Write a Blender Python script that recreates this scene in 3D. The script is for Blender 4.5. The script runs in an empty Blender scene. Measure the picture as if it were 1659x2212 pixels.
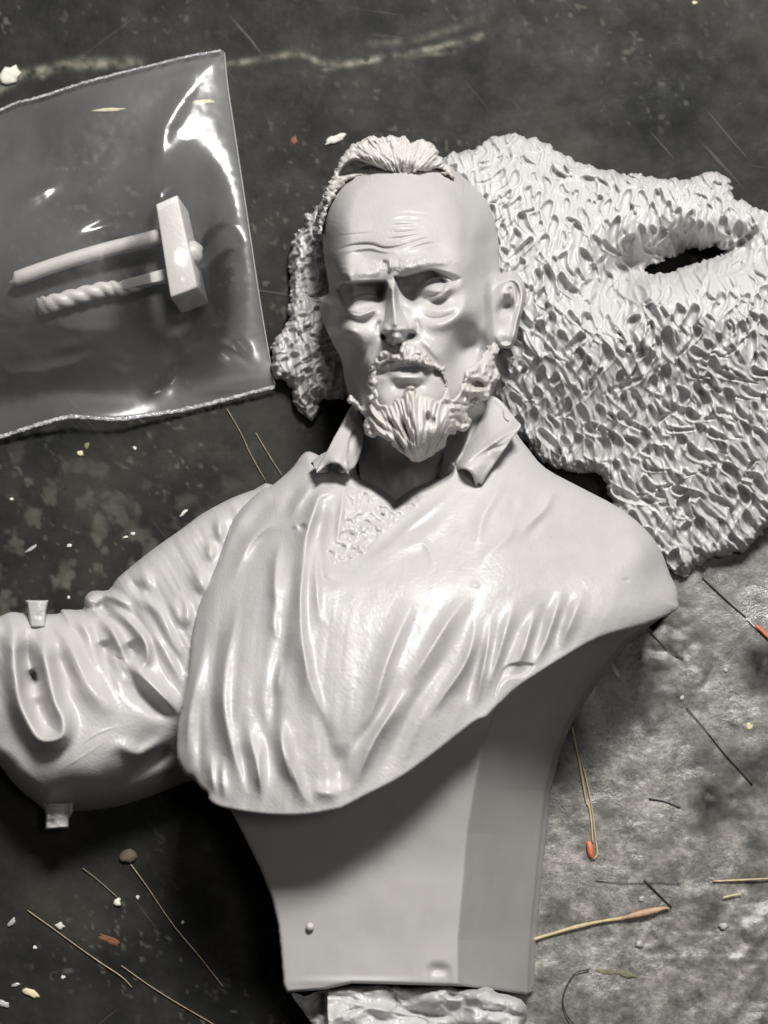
import bpy, math, random
import numpy as np
from mathutils import Vector
random.seed(7); RNG = np.random.RandomState(7)
sc = bpy.context.scene
COL = sc.collection
S = 1e-4                      # one unit of the drawing = 0.1 mm
W, H, F = 1659.0, 2212.0, 4500.0
TILT = math.radians(10)

# ------------------------------------------------------------------ camera, world, lights
dvec = np.array([0, math.sin(TILT), -math.cos(TILT)]); upv = np.array([0, math.cos(TILT), math.sin(TILT)])
CAM = -F*dvec
cam = bpy.data.cameras.new('camera'); co = bpy.data.objects.new('camera', cam); COL.objects.link(co)
co.location = tuple(CAM*S); co.rotation_euler = (TILT, 0, 0)
cam.sensor_fit = 'VERTICAL'; cam.sensor_height = 24; cam.lens = 24*F/H
cam.clip_start = 0.01; cam.clip_end = 20
cam.dof.use_dof = True; cam.dof.focus_distance = (F-260)*S; cam.dof.aperture_fstop = 15.0
sc.camera = co
wd = bpy.data.worlds.new('World'); sc.world = wd; wd.use_nodes = True
bg = wd.node_tree.nodes['Background']; bg.inputs[0].default_value = (1.0, .97, .94, 1); bg.inputs[1].default_value = .035

def area(name, loc, target, size, size_y, power, col):
    l = bpy.data.lights.new(name, 'AREA'); l.shape = 'RECTANGLE'; l.size = size; l.size_y = size_y; l.energy = power; l.color = col
    o = bpy.data.objects.new(name, l); COL.objects.link(o); o.location = loc
    o.rotation_euler = (Vector(target)-Vector(loc)).to_track_quat('-Z', 'Y').to_euler()
    return o
area('key_lamp', (.13, .50, .78), (0, 0, .02), .21, .17, 13.4, (1, .972, .94))
area('ceiling_lamp', (.235, -.03, 1.0), (.05, -.06, 0), .17, .11, .95, (1, .95, .88))
sc.view_settings.view_transform = 'Standard'; sc.view_settings.look = 'None'
sc.view_settings.exposure = 0; sc.view_settings.gamma = 1
sc.render.engine = 'CYCLES'
sc.render.resolution_x = 768; sc.render.resolution_y = 1024

# ------------------------------------------------------------------ numpy tools
def P(x, y, z):
    """drawing point (x, y) at height z above the table -> world metres"""
    x = np.asarray(x, float); y = np.asarray(y, float); z = np.asarray(z, float)
    a = (x-W/2)/F; b = (H/2-y)/F
    rx = a; ry = dvec[1]+upv[1]*b; rz = dvec[2]+upv[2]*b
    s = (z-CAM[2])/rz
    return np.stack([(CAM[0]+rx*s)*S, (CAM[1]+ry*s)*S, z*S+0*s], -1)

def catmull(pts, n=6, closed=False):
    p = np.array(pts, float)
    if len(p) < 3: 
        t = np.linspace(0, 1, n*2)[:, None]; return p[0]*(1-t)+p[-1]*t
    if closed: q = np.vstack([p[-1], p, p[0], p[1]]); m = len(p)
    else: q = np.vstack([2*p[0]-p[1], p, 2*p[-1]-p[-2]]); m = len(p)-1
    out = []
    for i in range(m):
        a, b, c, d = q[i:i+4]
        for k in range(n):
            t = k/n
            out.append(.5*((2*b)+(-a+c)*t+(2*a-5*b+4*c-d)*t*t+(-a+3*b-3*c+d)*t**3))
    if not closed: out.append(p[-1])
    return np.array(out)

def sdf(X, Y, poly):
    """signed distance, positive inside"""
    p = np.asarray(poly, float); n = len(p)
    d = np.full(X.shape, 1e9); ins = np.zeros(X.shape, bool)
    for i in range(n):
        ax, ay = p[i]; bx, by = p[(i+1) % n]
        ex, ey = bx-ax, by-ay; l = ex*ex+ey*ey
        if l < 1e-9: continue
        wx = X-ax; wy = Y-ay
        t = np.clip((wx*ex+wy*ey)/l, 0, 1)
        d = np.minimum(d, (wx-ex*t)**2+(wy-ey*t)**2)
        if ay != by:
            c = ((ay <= Y) & (by > Y)) | ((by <= Y) & (ay > Y))
            ins ^= c & (X < ax+(Y-ay)/(by-ay)*ex)
    return np.where(ins, 1, -1)*np.sqrt(d)

TAB = RNG.rand(8, 256, 256)
def vnoise(x, y, k=0):
    xi = np.floor(x).astype(int); yi = np.floor(y).astype(int); fx = x-xi; fy = y-yi
    fx = fx*fx*fx*(fx*(fx*6-15)+10); fy = fy*fy*fy*(fy*(fy*6-15)+10); T = TAB[k % 8]
    a = T[xi & 255, yi & 255]; b = T[(xi+1) & 255, yi & 255]; c = T[xi & 255, (yi+1) & 255]; d = T[(xi+1) & 255, (yi+1) & 255]
    return ((a*(1-fx)+b*fx)*(1-fy)+(c*(1-fx)+d*fx)*fy)*2-1
def fbm(x, y, s, o=4, k=0):
    r = 0; a = 1; t = 0
    for i in range(o):
        r = r+a*vnoise(x/s+17.3*i, y/s-9.1*i, k+i); t += a; a *= .5; s *= .5
    return r/t
def sst(t): 
    t = np.clip(t, 0, 1); return t*t*(3-2*t)

def rbf(X, Y, pts, soft=30.0):
    p = np.array(pts, float); n = len(p); xy = p[:, :2]/100
    r = np.sqrt(((xy[:, None]-xy[None])**2).sum(-1)+(soft/100)**2)
    A = np.zeros((n+3, n+3)); A[:n, :n] = r; A[:n, n] = 1; A[:n, n+1:] = xy; A[n, :n] = 1; A[n+1:, :n] = xy.T
    w = np.linalg.solve(A+1e-9*np.eye(n+3), np.r_[p[:, 2], 0, 0, 0])
    x = X/100; y = Y/100; z = w[n]+w[n+1]*x+w[n+2]*y
    for i in range(n): z = z+w[i]*np.sqrt((x-xy[i, 0])**2+(y-xy[i, 1])**2+(soft/100)**2)
    return z

class HF:
    """a sculpted surface over a traced outline"""
    def __init__(s, outline, step, jag=0, jagsize=8, holes=(), smooth=True, n=4):
        poly = catmull(outline, n, True) if smooth else np.array(outline, float)
        s.step = step
        x0, y0 = poly.min(0)-3*step-jag*2; x1, y1 = poly.max(0)+3*step+jag*2
        s.X, s.Y = np.meshgrid(np.arange(x0, x1, step), np.arange(y0, y1, step), indexing='ij')
        s.x0, s.y0 = x0, y0
        s.D = sdf(s.X, s.Y, poly)
        for h in holes: s.D = np.minimum(s.D, -sdf(s.X, s.Y, catmull(h, 4, True)))
        if jag: s.D = s.D+jag*fbm(s.X, s.Y, jagsize, 3, 3)
        s.Z = np.zeros_like(s.X)
    def win(s, pts, m):
        p = np.asarray(pts); a = np.clip(((p.min(0)-m-[s.x0, s.y0])/s.step).astype(int), 0, None); b = ((p.max(0)+m-[s.x0, s.y0])/s.step).astype(int)+2
        return slice(a[0], max(b[0], 0)), slice(a[1], max(b[1], 0))
    def stroke(s, pts, w, a, w2=None, taper=(1, 1), prof='g', mode='add', n=5):
        """ridge (a>0) or groove (a<0) along a curve; w = half width on the left, w2 on the right of its direction;
        pts may carry (x, y, width factor)"""
        pts = np.array(pts, float); wf = pts[:, 2] if pts.shape[1] > 2 else np.ones(len(pts))
        c = catmull(np.c_[pts[:, :2], wf], n)
        w2 = w2 or w; M = 2.4*max(w, w2)*c[:, 2].max()
        sl = s.win(c[:, :2], M); X = s.X[sl]; Y = s.Y[sl]
        if X.size == 0: return
        best = np.full(X.shape, 1e9); T = np.zeros(X.shape); SG = np.zeros(X.shape); WF = np.ones(X.shape)
        L = np.r_[0, np.cumsum(np.hypot(*np.diff(c[:, :2], axis=0).T))]; tot = L[-1]
        for i in range(len(c)-1):
            ax, ay, aw = c[i]; bx, by, bw = c[i+1]; ex, ey = bx-ax, by-ay; l = ex*ex+ey*ey
            if l < 1e-6: continue
            t = np.clip(((X-ax)*ex+(Y-ay)*ey)/l, 0, 1)
            d = (X-ax-ex*t)**2+(Y-ay-ey*t)**2; m = d < best
            best = np.where(m, d, best); T = np.where(m, (L[i]+t*math.sqrt(l))/tot, T)
            SG = np.where(m, np.sign(ex*(Y-ay)-ey*(X-ax)), SG); WF = np.where(m, aw+(bw-aw)*t, WF)
        d = np.sqrt(best); ww = np.where(SG < 0, w, w2)*WF
        A = a*WF**.5
        if taper[0]: A = A*sst(T/(.42*taper[0]))
        if taper[1]: A = A*sst((1-T)/(.42*taper[1]))
        u = d/ww
        f = .55*np.exp(-1.5*u*u)+.45*np.exp(-2.0*(np.sqrt(u*u+.02)-.14)) if prof == 'c' else np.exp(-u*u*1.3) if prof == 'g' else np.sqrt(np.clip(1-u*u/2, 0, 1)) if prof == 'd' else np.clip(1-u, 0, 1)
        if mode == 'add': s.Z[sl] += A*f
        return
    def blob(s, x, y, rx, ry, a, rot=0, p=1.0):
        sl = s.win([(x, y), (x, y)], 2.5*max(rx, ry)); X = s.X[sl]-x; Y = s.Y[sl]-y
        c, n = math.cos(rot), math.sin(rot); u = (X*c+Y*n)/rx; v = (-X*n+Y*c)/ry
        s.Z[sl] += a*np.exp(-((u*u+v*v)**p))
    def plate(s, poly, a, R, fade=None, smooth=True, RF=None):
        """raised (or sunken) field with an edge R wide; fade=((x0,y0),(x1,y1)) dies away towards the second point"""
        q = catmull(poly, 5, True) if smooth else np.array(poly, float)
        sl = s.win(q, R+2); X = s.X[sl]; Y = s.Y[sl]
        f = sst(sdf(X, Y, q)/(R if RF is None else RF(X, Y)))
        if fade:
            (ax, ay), (bx, by) = fade; ex, ey = bx-ax, by-ay
            f = f*(1-sst(((X-ax)*ex+(Y-ay)*ey)/(ex*ex+ey*ey)))
        s.Z[sl] += a*f
    def edge(s, R, z0, p=2.0):
        """round the surface down to z0 within R of the outline"""
        t = np.clip(s.D/R, 0, 1); f = (1-(1-t)**p)**(1/p)
        s.Z = z0+(s.Z-z0)*f
    def at(s, x, y):
        i = np.clip(((np.asarray(x)-s.x0)/s.step).astype(int), 0, s.X.shape[0]-1); j = np.clip(((np.asarray(y)-s.y0)/s.step).astype(int), 0, s.X.shape[1]-1)
        return s.Z[i, j]
    def build(s, name, mat, parent=None, skirt=((0, -20),), floor=None, snap=True):
        D = s.D; st = s.step
        k = D > -.55*st
        cell = k[:-1, :-1] & k[1:, :-1] & k[:-1, 1:] & k[1:, 1:]
        keep = np.zeros_like(k); keep[:-1, :-1] |= cell; keep[1:, :-1] |= cell; keep[:-1, 1:] |= cell; keep[1:, 1:] |= cell
        idx = -np.ones(k.shape, int); idx[keep] = np.arange(keep.sum())
        gx, gy = np.gradient(D, st); gn = np.hypot(gx, gy)+1e-6
        X = s.X.copy(); Y = s.Y.copy()
        full = np.zeros(k.shape, int); full[:-1, :-1] += cell; full[1:, :-1] += cell; full[:-1, 1:] += cell; full[1:, 1:] += cell
        bd = keep & (full < 4)
        if snap:
            mv = np.clip(-D, -1.0*st, .8*st)*bd
            X += mv*gx/gn; Y += mv*gy/gn
        vx = X[keep]; vy = Y[keep]; vz = s.Z[keep]
        ci, cj = np.nonzero(cell)
        q = np.stack([idx[ci, cj], idx[ci, cj+1], idx[ci+1, cj+1], idx[ci+1, cj]], 1)
        ed = np.concatenate([q[:, [0, 1]], q[:, [1, 2]], q[:, [2, 3]], q[:, [3, 0]]])
        key = np.minimum(ed[:, 0], ed[:, 1]).astype(np.int64)*10000000+np.maximum(ed[:, 0], ed[:, 1])
        _, inv, cnt = np.unique(key, return_inverse=True, return_counts=True)
        be = ed[cnt[inv.ravel()] == 1]
        bv = np.unique(be); m = len(bv); mp = -np.ones(len(vx), int); mp[bv] = np.arange(m)
        fgx = (gx/gn)[keep][bv]; fgy = (gy/gn)[keep][bv]
        xs, ys, zs = [vx], [vy], [vz]; faces = [q]; prev = bv; base = len(vx)
        for (inw, dz) in skirt:
            z = vz[bv]+dz
            if floor is not None: z = np.maximum(z, floor)
            xs.append(vx[bv]+fgx*inw); ys.append(vy[bv]+fgy*inw); zs.append(z)
            cur = base+np.arange(m)
            a, b = mp[be[:, 0]], mp[be[:, 1]]
            faces.append(np.stack([prev[b], prev[a], cur[a], cur[b]], 1)); prev = cur; base += m
        V = P(np.concatenate(xs), np.concatenate(ys), np.concatenate(zs))
        return rawmesh(name, V, np.concatenate(faces), mat, parent)

def rawmesh(name, V, Q, mat, parent=None, smooth=True):
    me = bpy.data.meshes.new(name); V = np.asarray(V, np.float32); Q = np.asarray(Q, np.int32)
    if parent is not None: V = V-np.array(parent.location, np.float32)
    me.vertices.add(len(V)); me.vertices.foreach_set('co', V.ravel())
    k = Q.shape[1]
    me.loops.add(Q.size); me.loops.foreach_set('vertex_index', Q.ravel())
    me.polygons.add(len(Q)); me.polygons.foreach_set('loop_start', np.arange(0, Q.size, k, dtype=np.int32))
    me.polygons.foreach_set('loop_total', np.full(len(Q), k, np.int32))
    me.update(calc_edges=True); me.validate()
    me.polygons.foreach_set('use_smooth', np.full(len(me.polygons), smooth))
    me.materials.append(mat)
    o = bpy.data.objects.new(name, me); COL.objects.link(o)
    if parent is not None: o.parent = parent
    return o

def thing(name, label, cat, loc, group=None):
    o = bpy.data.objects.new(name, None); COL.objects.link(o); o.location = tuple(float(v) for v in loc)
    o.empty_display_size = .01
    return tag(o, label, cat, group)
def tag(o, label, cat, group=None):
    o['label'] = label; o['category'] = cat
    if group: o['group'] = group
    return o

def tube(name, pts, r, mat, parent=None, sides=8, n=4, flat=1.0, caps=True, world=False):
    """tube through drawing points (x, y, z[, radius factor])"""
    p = np.array(pts, float); rf = p[:, 3:4] if p.shape[1] > 3 else np.ones((len(p), 1))
    c = catmull(np.c_[p[:, :3], rf], n); w = P(c[:, 0], c[:, 1], c[:, 2])
    V = []; m = len(w)
    for i in range(m):
        t = Vector(w[min(i+1, m-1)]-w[max(i-1, 0)]).normalized(); up = Vector((0, 0, 1)); sd = t.cross(up)
        sd = sd.normalized() if sd.length > 1e-4 else Vector((1, 0, 0)); u = sd.cross(t).normalized()
        for k in range(sides):
            a = 2*math.pi*k/sides; rr = r*S*c[i, 3]
            V.append(Vector(w[i])+sd*(rr*math.cos(a))+u*(rr*flat*math.sin(a)))
    Q = [[i*sides+k, i*sides+(k+1) % sides, (i+1)*sides+(k+1) % sides, (i+1)*sides+k] for i in range(m-1) for k in range(sides)]
    b = len(V); V.append(Vector(w[0])); V.append(Vector(w[-1]))
    for k in range(0, sides, 2):
        Q.append([b, (k+2) % sides, (k+1) % sides, k]); e = (m-1)*sides; Q.append([b+1, e+k, e+(k+1) % sides, e+(k+2) % sides])
    return rawmesh(name, np.array([tuple(v) for v in V]), np.array(Q), mat, parent)

# ------------------------------------------------------------------ materials
def mat(name):
    m = bpy.data.materials.new(name); m.use_nodes = True
    return m, m.node_tree, m.node_tree.nodes['Principled BSDF']
def nd(nt, t, **k):
    n = nt.nodes.new(t)
    for a, v in k.items(): setattr(n, a, v)
    return n
def noise(nt, co, scale, det=4, rough=.55):
    n = nd(nt, 'ShaderNodeTexNoise'); n.inputs['Scale'].default_value = scale; n.inputs['Detail'].default_value = det; n.inputs['Roughness'].default_value = rough
    nt.links.new(co, n.inputs['Vector']); return n.outputs['Fac']
def ramp(nt, fac, stops):
    r = nd(nt, 'ShaderNodeValToRGB'); e = r.color_ramp.elements
    while len(e) < len(stops): e.new(.5)
    for i, (p, c) in enumerate(stops): e[i].position = p; e[i].color = (*c, 1) if len(c) == 3 else c
    nt.links.new(fac, r.inputs[0]); return r.outputs[0]

def resin(name, col, rough, bumps=.25, layer=True):
    m, nt, b = mat(name); L = nt.links.new
    geo = nd(nt, 'ShaderNodeNewGeometry').outputs['Position']
    n1 = noise(nt, geo, 60, 5); c = ramp(nt, n1, [(.3, tuple(v*.94 for v in col)), (.7, tuple(v*1.04 for v in col))])
    L(c, b.inputs['Base Color'])
    n2 = noise(nt, geo, 240, 4)
    rr = ramp(nt, n2, [(.3, (rough-.06,)*3), (.7, (rough+.10,)*3)]); L(rr, b.inputs['Roughness'])
    b.inputs['Subsurface Weight'].default_value = .38; b.inputs['Subsurface Scale'].default_value = .0015
    b.inputs['Subsurface Radius'].default_value = (1.0, .85, .7)
    b.inputs['Specular IOR Level'].default_value = .55
    bp = nd(nt, 'ShaderNodeBump'); bp.inputs['Strength'].default_value = bumps; bp.inputs['Distance'].default_value = .0002
    h = noise(nt, geo, 1500, 5, .6)
    if layer:
        w = nd(nt, 'ShaderNodeTexWave', wave_type='BANDS', bands_direction='DIAGONAL'); w.inputs['Scale'].default_value = 480; w.inputs['Distortion'].default_value = 3.5; w.inputs['Detail'].default_value = 2; w.inputs['Detail Scale'].default_value = 1.2
        L(geo, w.inputs['Vector'])
        mx = nd(nt, 'ShaderNodeMath', operation='MULTIPLY_ADD'); L(w.outputs['Fac'], mx.inputs[0]); mx.inputs[1].default_value = .07; L(h, mx.inputs[2]); h = mx.outputs[0]
    L(h, bp.inputs['Height']); L(bp.outputs[0], b.inputs['Normal'])
    return m
RESIN = resin('grey_resin', (.475, .463, .457), .38, .42)
HAIR = resin('grey_resin_hair', (.53, .51, .49), .40, .35, False)
FUR = resin('grey_resin_fur', (.51, .505, .50), .33, .3, False)
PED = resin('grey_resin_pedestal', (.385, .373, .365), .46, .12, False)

def flatmat(name, col, rough=.6, var=.2, sc_=800):
    m, nt, b = mat(name); geo = nd(nt, 'ShaderNodeNewGeometry').outputs['Position']
    c = ramp(nt, noise(nt, geo, sc_, 4), [(.3, tuple(v*(1-var) for v in col)), (.7, tuple(v*(1+var) for v in col))])
    nt.links.new(c, b.inputs['Base Color']); b.inputs['Roughness'].default_value = rough
    bp = nd(nt, 'ShaderNodeBump'); bp.inputs['Strength'].default_value = .5; bp.inputs['Distance'].default_value = .0002
    nt.links.new(noise(nt, geo, 2500, 4), bp.inputs['Height']); nt.links.new(bp.outputs[0], b.inputs['Normal'])
    return m

# crops of the photograph used while measuring -> drawing units
def K1(pts): return [(658.3+p[0]*.3307, 274.3+p[1]*.3307, *p[2:]) for p in pts]
def K2(pts): return [(658.3+p[0]*.3307, 603.5+p[1]*.3307, *p[2:]) for p in pts]
def K3(pts): return [(548.6+p[0]*.5622, 932.6+p[1]*.5622, *p[2:]) for p in pts]
def K4(pts): return [(p[0]*.3968, 1042.4+p[1]*.3968, *p[2:]) for p in pts]
def K5(pts): return [(p[0]*.42174, 54.9+p[1]*.42174, *p[2:]) for p in pts]
def K6(pts): return [(932.6+p[0]*.43784, 274.3+p[1]*.43784, *p[2:]) for p in pts]
def K7(pts): return [(932.6+p[0]*.43784, 713.2+p[1]*.43784, *p[2:]) for p in pts]
def K8(pts): return [(493.7+p[0]*.46296, 1591+p[1]*.46296, *p[2:]) for p in pts]
def KF(pts): return [(691.2+p[0]*.23147, 526.7+p[1]*.23147, *p[2:]) for p in pts]
def KG(pts): return [(713.2+p[0]*.26455, 713.2+p[1]*.26455, *p[2:]) for p in pts]
def KH(pts): return [(603.5+p[0]*.34722, 850.3+p[1]*.34722, *p[2:]) for p in pts]
def KC(pts): return [(548.6+p[0]*.29752, 274.3+p[1]*.29752, *p[2:]) for p in pts]
def KR(pts): return [(1097.2+p[0]*.33864, 1206.9+p[1]*.33864, *p[2:]) for p in pts]
def KS(pts): return [(1097.2+p[0]*.33864, 1700.7+p[1]*.33864, *p[2:]) for p in pts]
def KL(pts): return [(p[0]*.3968, 1700.7+p[1]*.3968, *p[2:]) for p in pts]
def KM(pts): return [(p[0]*.42988, 822.9+p[1]*.42988, *p[2:]) for p in pts]

# ================================================================== TABLE
def build_table():
    st = 5.0
    X, Y = np.meshgrid(np.arange(-720, 2480, st), np.arange(-700, 2900, st), indexing='ij')
    Z = fbm(X, Y, 300, 3)*1.0+fbm(X, Y, 26, 3, 2)*.5
    wear = np.zeros_like(X); 
    # pale area at lower right: lamp sheen painted into the top's colour
    painted_sheen = sst((sdf(X, Y, catmull([(1150, 1440), (1300, 1180), (1480, 1060), (1700, 1020), (2300, 1000), (2900, 1600), (2800, 3200), (1000, 3200), (1060, 2100), (1100, 1750)], 4, True))+60*fbm(X, Y, 120, 4, 1)+40)/150)
    dl = np.clip(fbm(X, Y, 110, 5, 4)*1.1+.62+.3*sst((Y-1300)/700), 0, 1)*painted_sheen
    # crackled skin where something glossy dried
    for cx, cy, r in [(1470, 1440, 110), (1600, 2010, 110), (1420, 2020, 80), (1620, 1700, 70), (1420, 1380, 60)]:
        g = np.exp(-((X-cx)**2+(Y-cy)**2)/(r*r))
        Z += g*(np.abs(fbm(X+20*fbm(X, Y, 50, 2, 5), Y, 46, 4, 6))*6-2)
    g = np.exp(-((X-1610)/130)**2-((Y-2080)/160)**2); Z += g*2.4*np.sin((X*.75+Y*.55)/9+3*fbm(X, Y, 60, 2, 2))*sst(fbm(X, Y, 120, 2, 1)*2+.6)
    for cx, cy, rx, ry, a in [(1640, 1935, 60, 40, -8), (1290, 2160, 60, 60, 5)]:
        Z += a*np.exp(-((X-cx)/rx)**2-((Y-cy)/ry)**2)
    Z += painted_sheen*(1.3*fbm(X, Y, 30, 4, 5)+4*np.abs(fbm(X*1.3, Y*.8, 130, 3, 1)))
    # scuffed crease across the far side and around the bag
    def line(pts, w, a, zz=0):
        nonlocal wear, Z
        c = catmull(pts, 5); d = np.full(X.shape, 1e9)
        for i in range(len(c)-1):
            ax, ay = c[i]; ex, ey = c[i+1]-c[i]; l = ex*ex+ey*ey+1e-9; t = np.clip(((X-ax)*ex+(Y-ay)*ey)/l, 0, 1)
            d = np.minimum(d, np.hypot(X-ax-ex*t, Y-ay-ey*t))
        f = np.exp(-(d/w)**2)*np.clip(.55+.9*fbm(X, Y, 22, 3, 1), 0, 1)
        wear = np.maximum(wear, a*f); Z += zz*np.exp(-(d/w)**2)
    line([(0, 190), (60, 160), (150, 142), (300, 135)], 10, .8, 1)
    line([(480, 140), (560, 130), (640, 118), (720, 140), (850, 122), (960, 100), (1040, 78)], 7, .75, 1.5)
    line([(700, 150), (820, 128), (980, 112)], 5, .5)
    line([(800, 95), (900, 85), (1040, 40)], 9, .25)
    line([(90, 165), (180, 125)], 6, .5)
    spk = sst((fbm(X, Y, 14, 2, 6)-.48)/.2)*.22*sst(fbm(X, Y, 200, 2, 3)+.4); wear = np.maximum(wear, spk)
    lowleft = np.exp(-((X-150)/420)**2-((Y-1250)/260)**2)
    wear = np.maximum(wear, lowleft*np.clip(fbm(X, Y, 36, 4, 5)*.8-.1, 0, .22))
    i = np.arange(X.shape[0]-1)[:, None]*X.shape[1]+np.arange(X.shape[1]-1)[None]
    i = i.ravel(); n = X.shape[1]
    inner = P(X.ravel(), Y.ravel(), Z.ravel())
    m, nt, b = mat('black_table_top'); L = nt.links.new
    geo = nd(nt, 'ShaderNodeNewGeometry').outputs['Position']
    at = nd(nt, 'ShaderNodeAttribute', attribute_name='wear').outputs['Fac']; ad = nd(nt, 'ShaderNodeAttribute', attribute_name='painted_sheen').outputs['Fac']
    base = ramp(nt, noise(nt, geo, 38, 8, .62), [(.34, (.008, .0085, .0072)), (.50, (.021, .021, .0182)), (.70, (.044, .043, .037))])
    sheen_col = ramp(nt, noise(nt, geo, 170, 10, .74), [(.34, (.07, .066, .061)), (.50, (.19, .181, .166)), (.66, (.42, .40, .36))])  # lighter greys that carry the painted lamp sheen
    wcol = ramp(nt, noise(nt, geo, 300, 4), [(.3, (.16, .15, .12)), (.7, (.38, .36, .31))])
    def mix(f, a, c):
        x = nd(nt, 'ShaderNodeMix', data_type='RGBA'); L(f, x.inputs[0]); L(a, x.inputs[6]); L(c, x.inputs[7]); return x.outputs[2]
    c = mix(ad, base, sheen_col); c = mix(at, c, wcol)
    fl = ramp(nt, noise(nt, geo, 420, 2), [(.77, (0, 0, 0)), (.82, (.6, .6, .6))]); 
    fc = nd(nt, 'ShaderNodeRGB'); fc.outputs[0].default_value = (.30, .29, .26, 1)
    c = mix(fl, c, fc.outputs[0])
    for ang, thr in ((.9, .70), (2.45, .715), (.15, .72)):
        m0 = nd(nt, 'ShaderNodeMapping'); m0.inputs['Rotation'].default_value = (0, 0, ang); L(geo, m0.inputs['Vector'])
        mp = nd(nt, 'ShaderNodeMapping'); mp.inputs['Scale'].default_value = (22, 700, 1); L(m0.outputs[0], mp.inputs['Vector'])
        ln = ramp(nt, noise(nt, mp.outputs[0], 1.0, 3, .5), [(thr, (0, 0, 0)), (thr+.05, (.2, .2, .2))]); c = mix(ln, c, fc.outputs[0])
    dk = ramp(nt, noise(nt, geo, 170, 3), [(.27, (.75, .75, .75)), (.33, (0, 0, 0))]); dc = nd(nt, 'ShaderNodeRGB'); dc.outputs[0].default_value = (.012, .012, .012, 1)
    c = mix(dk, c, dc.outputs[0])
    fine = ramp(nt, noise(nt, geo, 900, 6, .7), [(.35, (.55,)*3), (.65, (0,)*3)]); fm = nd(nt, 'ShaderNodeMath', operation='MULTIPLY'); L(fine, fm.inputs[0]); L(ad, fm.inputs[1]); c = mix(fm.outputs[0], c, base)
    L(c, b.inputs['Base Color'])
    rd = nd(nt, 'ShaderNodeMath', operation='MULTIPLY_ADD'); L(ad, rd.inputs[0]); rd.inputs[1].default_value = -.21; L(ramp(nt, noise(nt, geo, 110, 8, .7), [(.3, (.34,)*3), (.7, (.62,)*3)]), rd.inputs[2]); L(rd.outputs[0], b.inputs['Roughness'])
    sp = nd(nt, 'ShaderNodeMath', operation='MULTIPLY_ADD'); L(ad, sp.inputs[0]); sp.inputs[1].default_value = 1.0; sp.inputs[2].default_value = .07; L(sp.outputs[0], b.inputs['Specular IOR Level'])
    bp = nd(nt, 'ShaderNodeBump'); bp.inputs['Strength'].default_value = .35; bp.inputs['Distance'].default_value = .0005
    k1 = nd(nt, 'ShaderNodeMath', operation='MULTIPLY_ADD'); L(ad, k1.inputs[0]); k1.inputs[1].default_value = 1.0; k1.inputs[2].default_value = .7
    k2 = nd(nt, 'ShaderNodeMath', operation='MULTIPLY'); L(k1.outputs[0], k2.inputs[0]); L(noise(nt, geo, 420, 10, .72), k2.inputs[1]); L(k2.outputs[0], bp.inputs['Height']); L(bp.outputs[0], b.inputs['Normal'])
    # the rest of the table top, out to its edges
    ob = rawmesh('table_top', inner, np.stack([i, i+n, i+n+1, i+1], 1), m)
    me = ob.data
    if me.polygons[0].normal.z < 0: me.flip_normals()
    for nm, arr in (('wear', wear), ('painted_sheen', dl)):
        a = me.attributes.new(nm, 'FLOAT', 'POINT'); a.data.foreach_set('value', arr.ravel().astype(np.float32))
    ob['kind'] = 'structure'
    q = [(-1.2, -1.0), (1.2, -1.0), (1.2, 1.4), (-1.2, 1.4)]
    V = np.array([(x, y, -.004) for x, y in q]+[(x, y, -.03) for x, y in q])
    o2 = rawmesh('table', V, np.array([[0, 1, 2, 3], [7, 6, 5, 4], [0, 4, 5, 1], [1, 5, 6, 2], [2, 6, 7, 3], [3, 7, 4, 0]]), m, None, False); o2['kind'] = 'structure'
    return m
TABLE = build_table()

# ================================================================== BUST
bust = thing('resin_bust', 'grey resin bust of a bearded bald man in a draped open-necked shirt', 'bust', P(800, 1500, 0))

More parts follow.
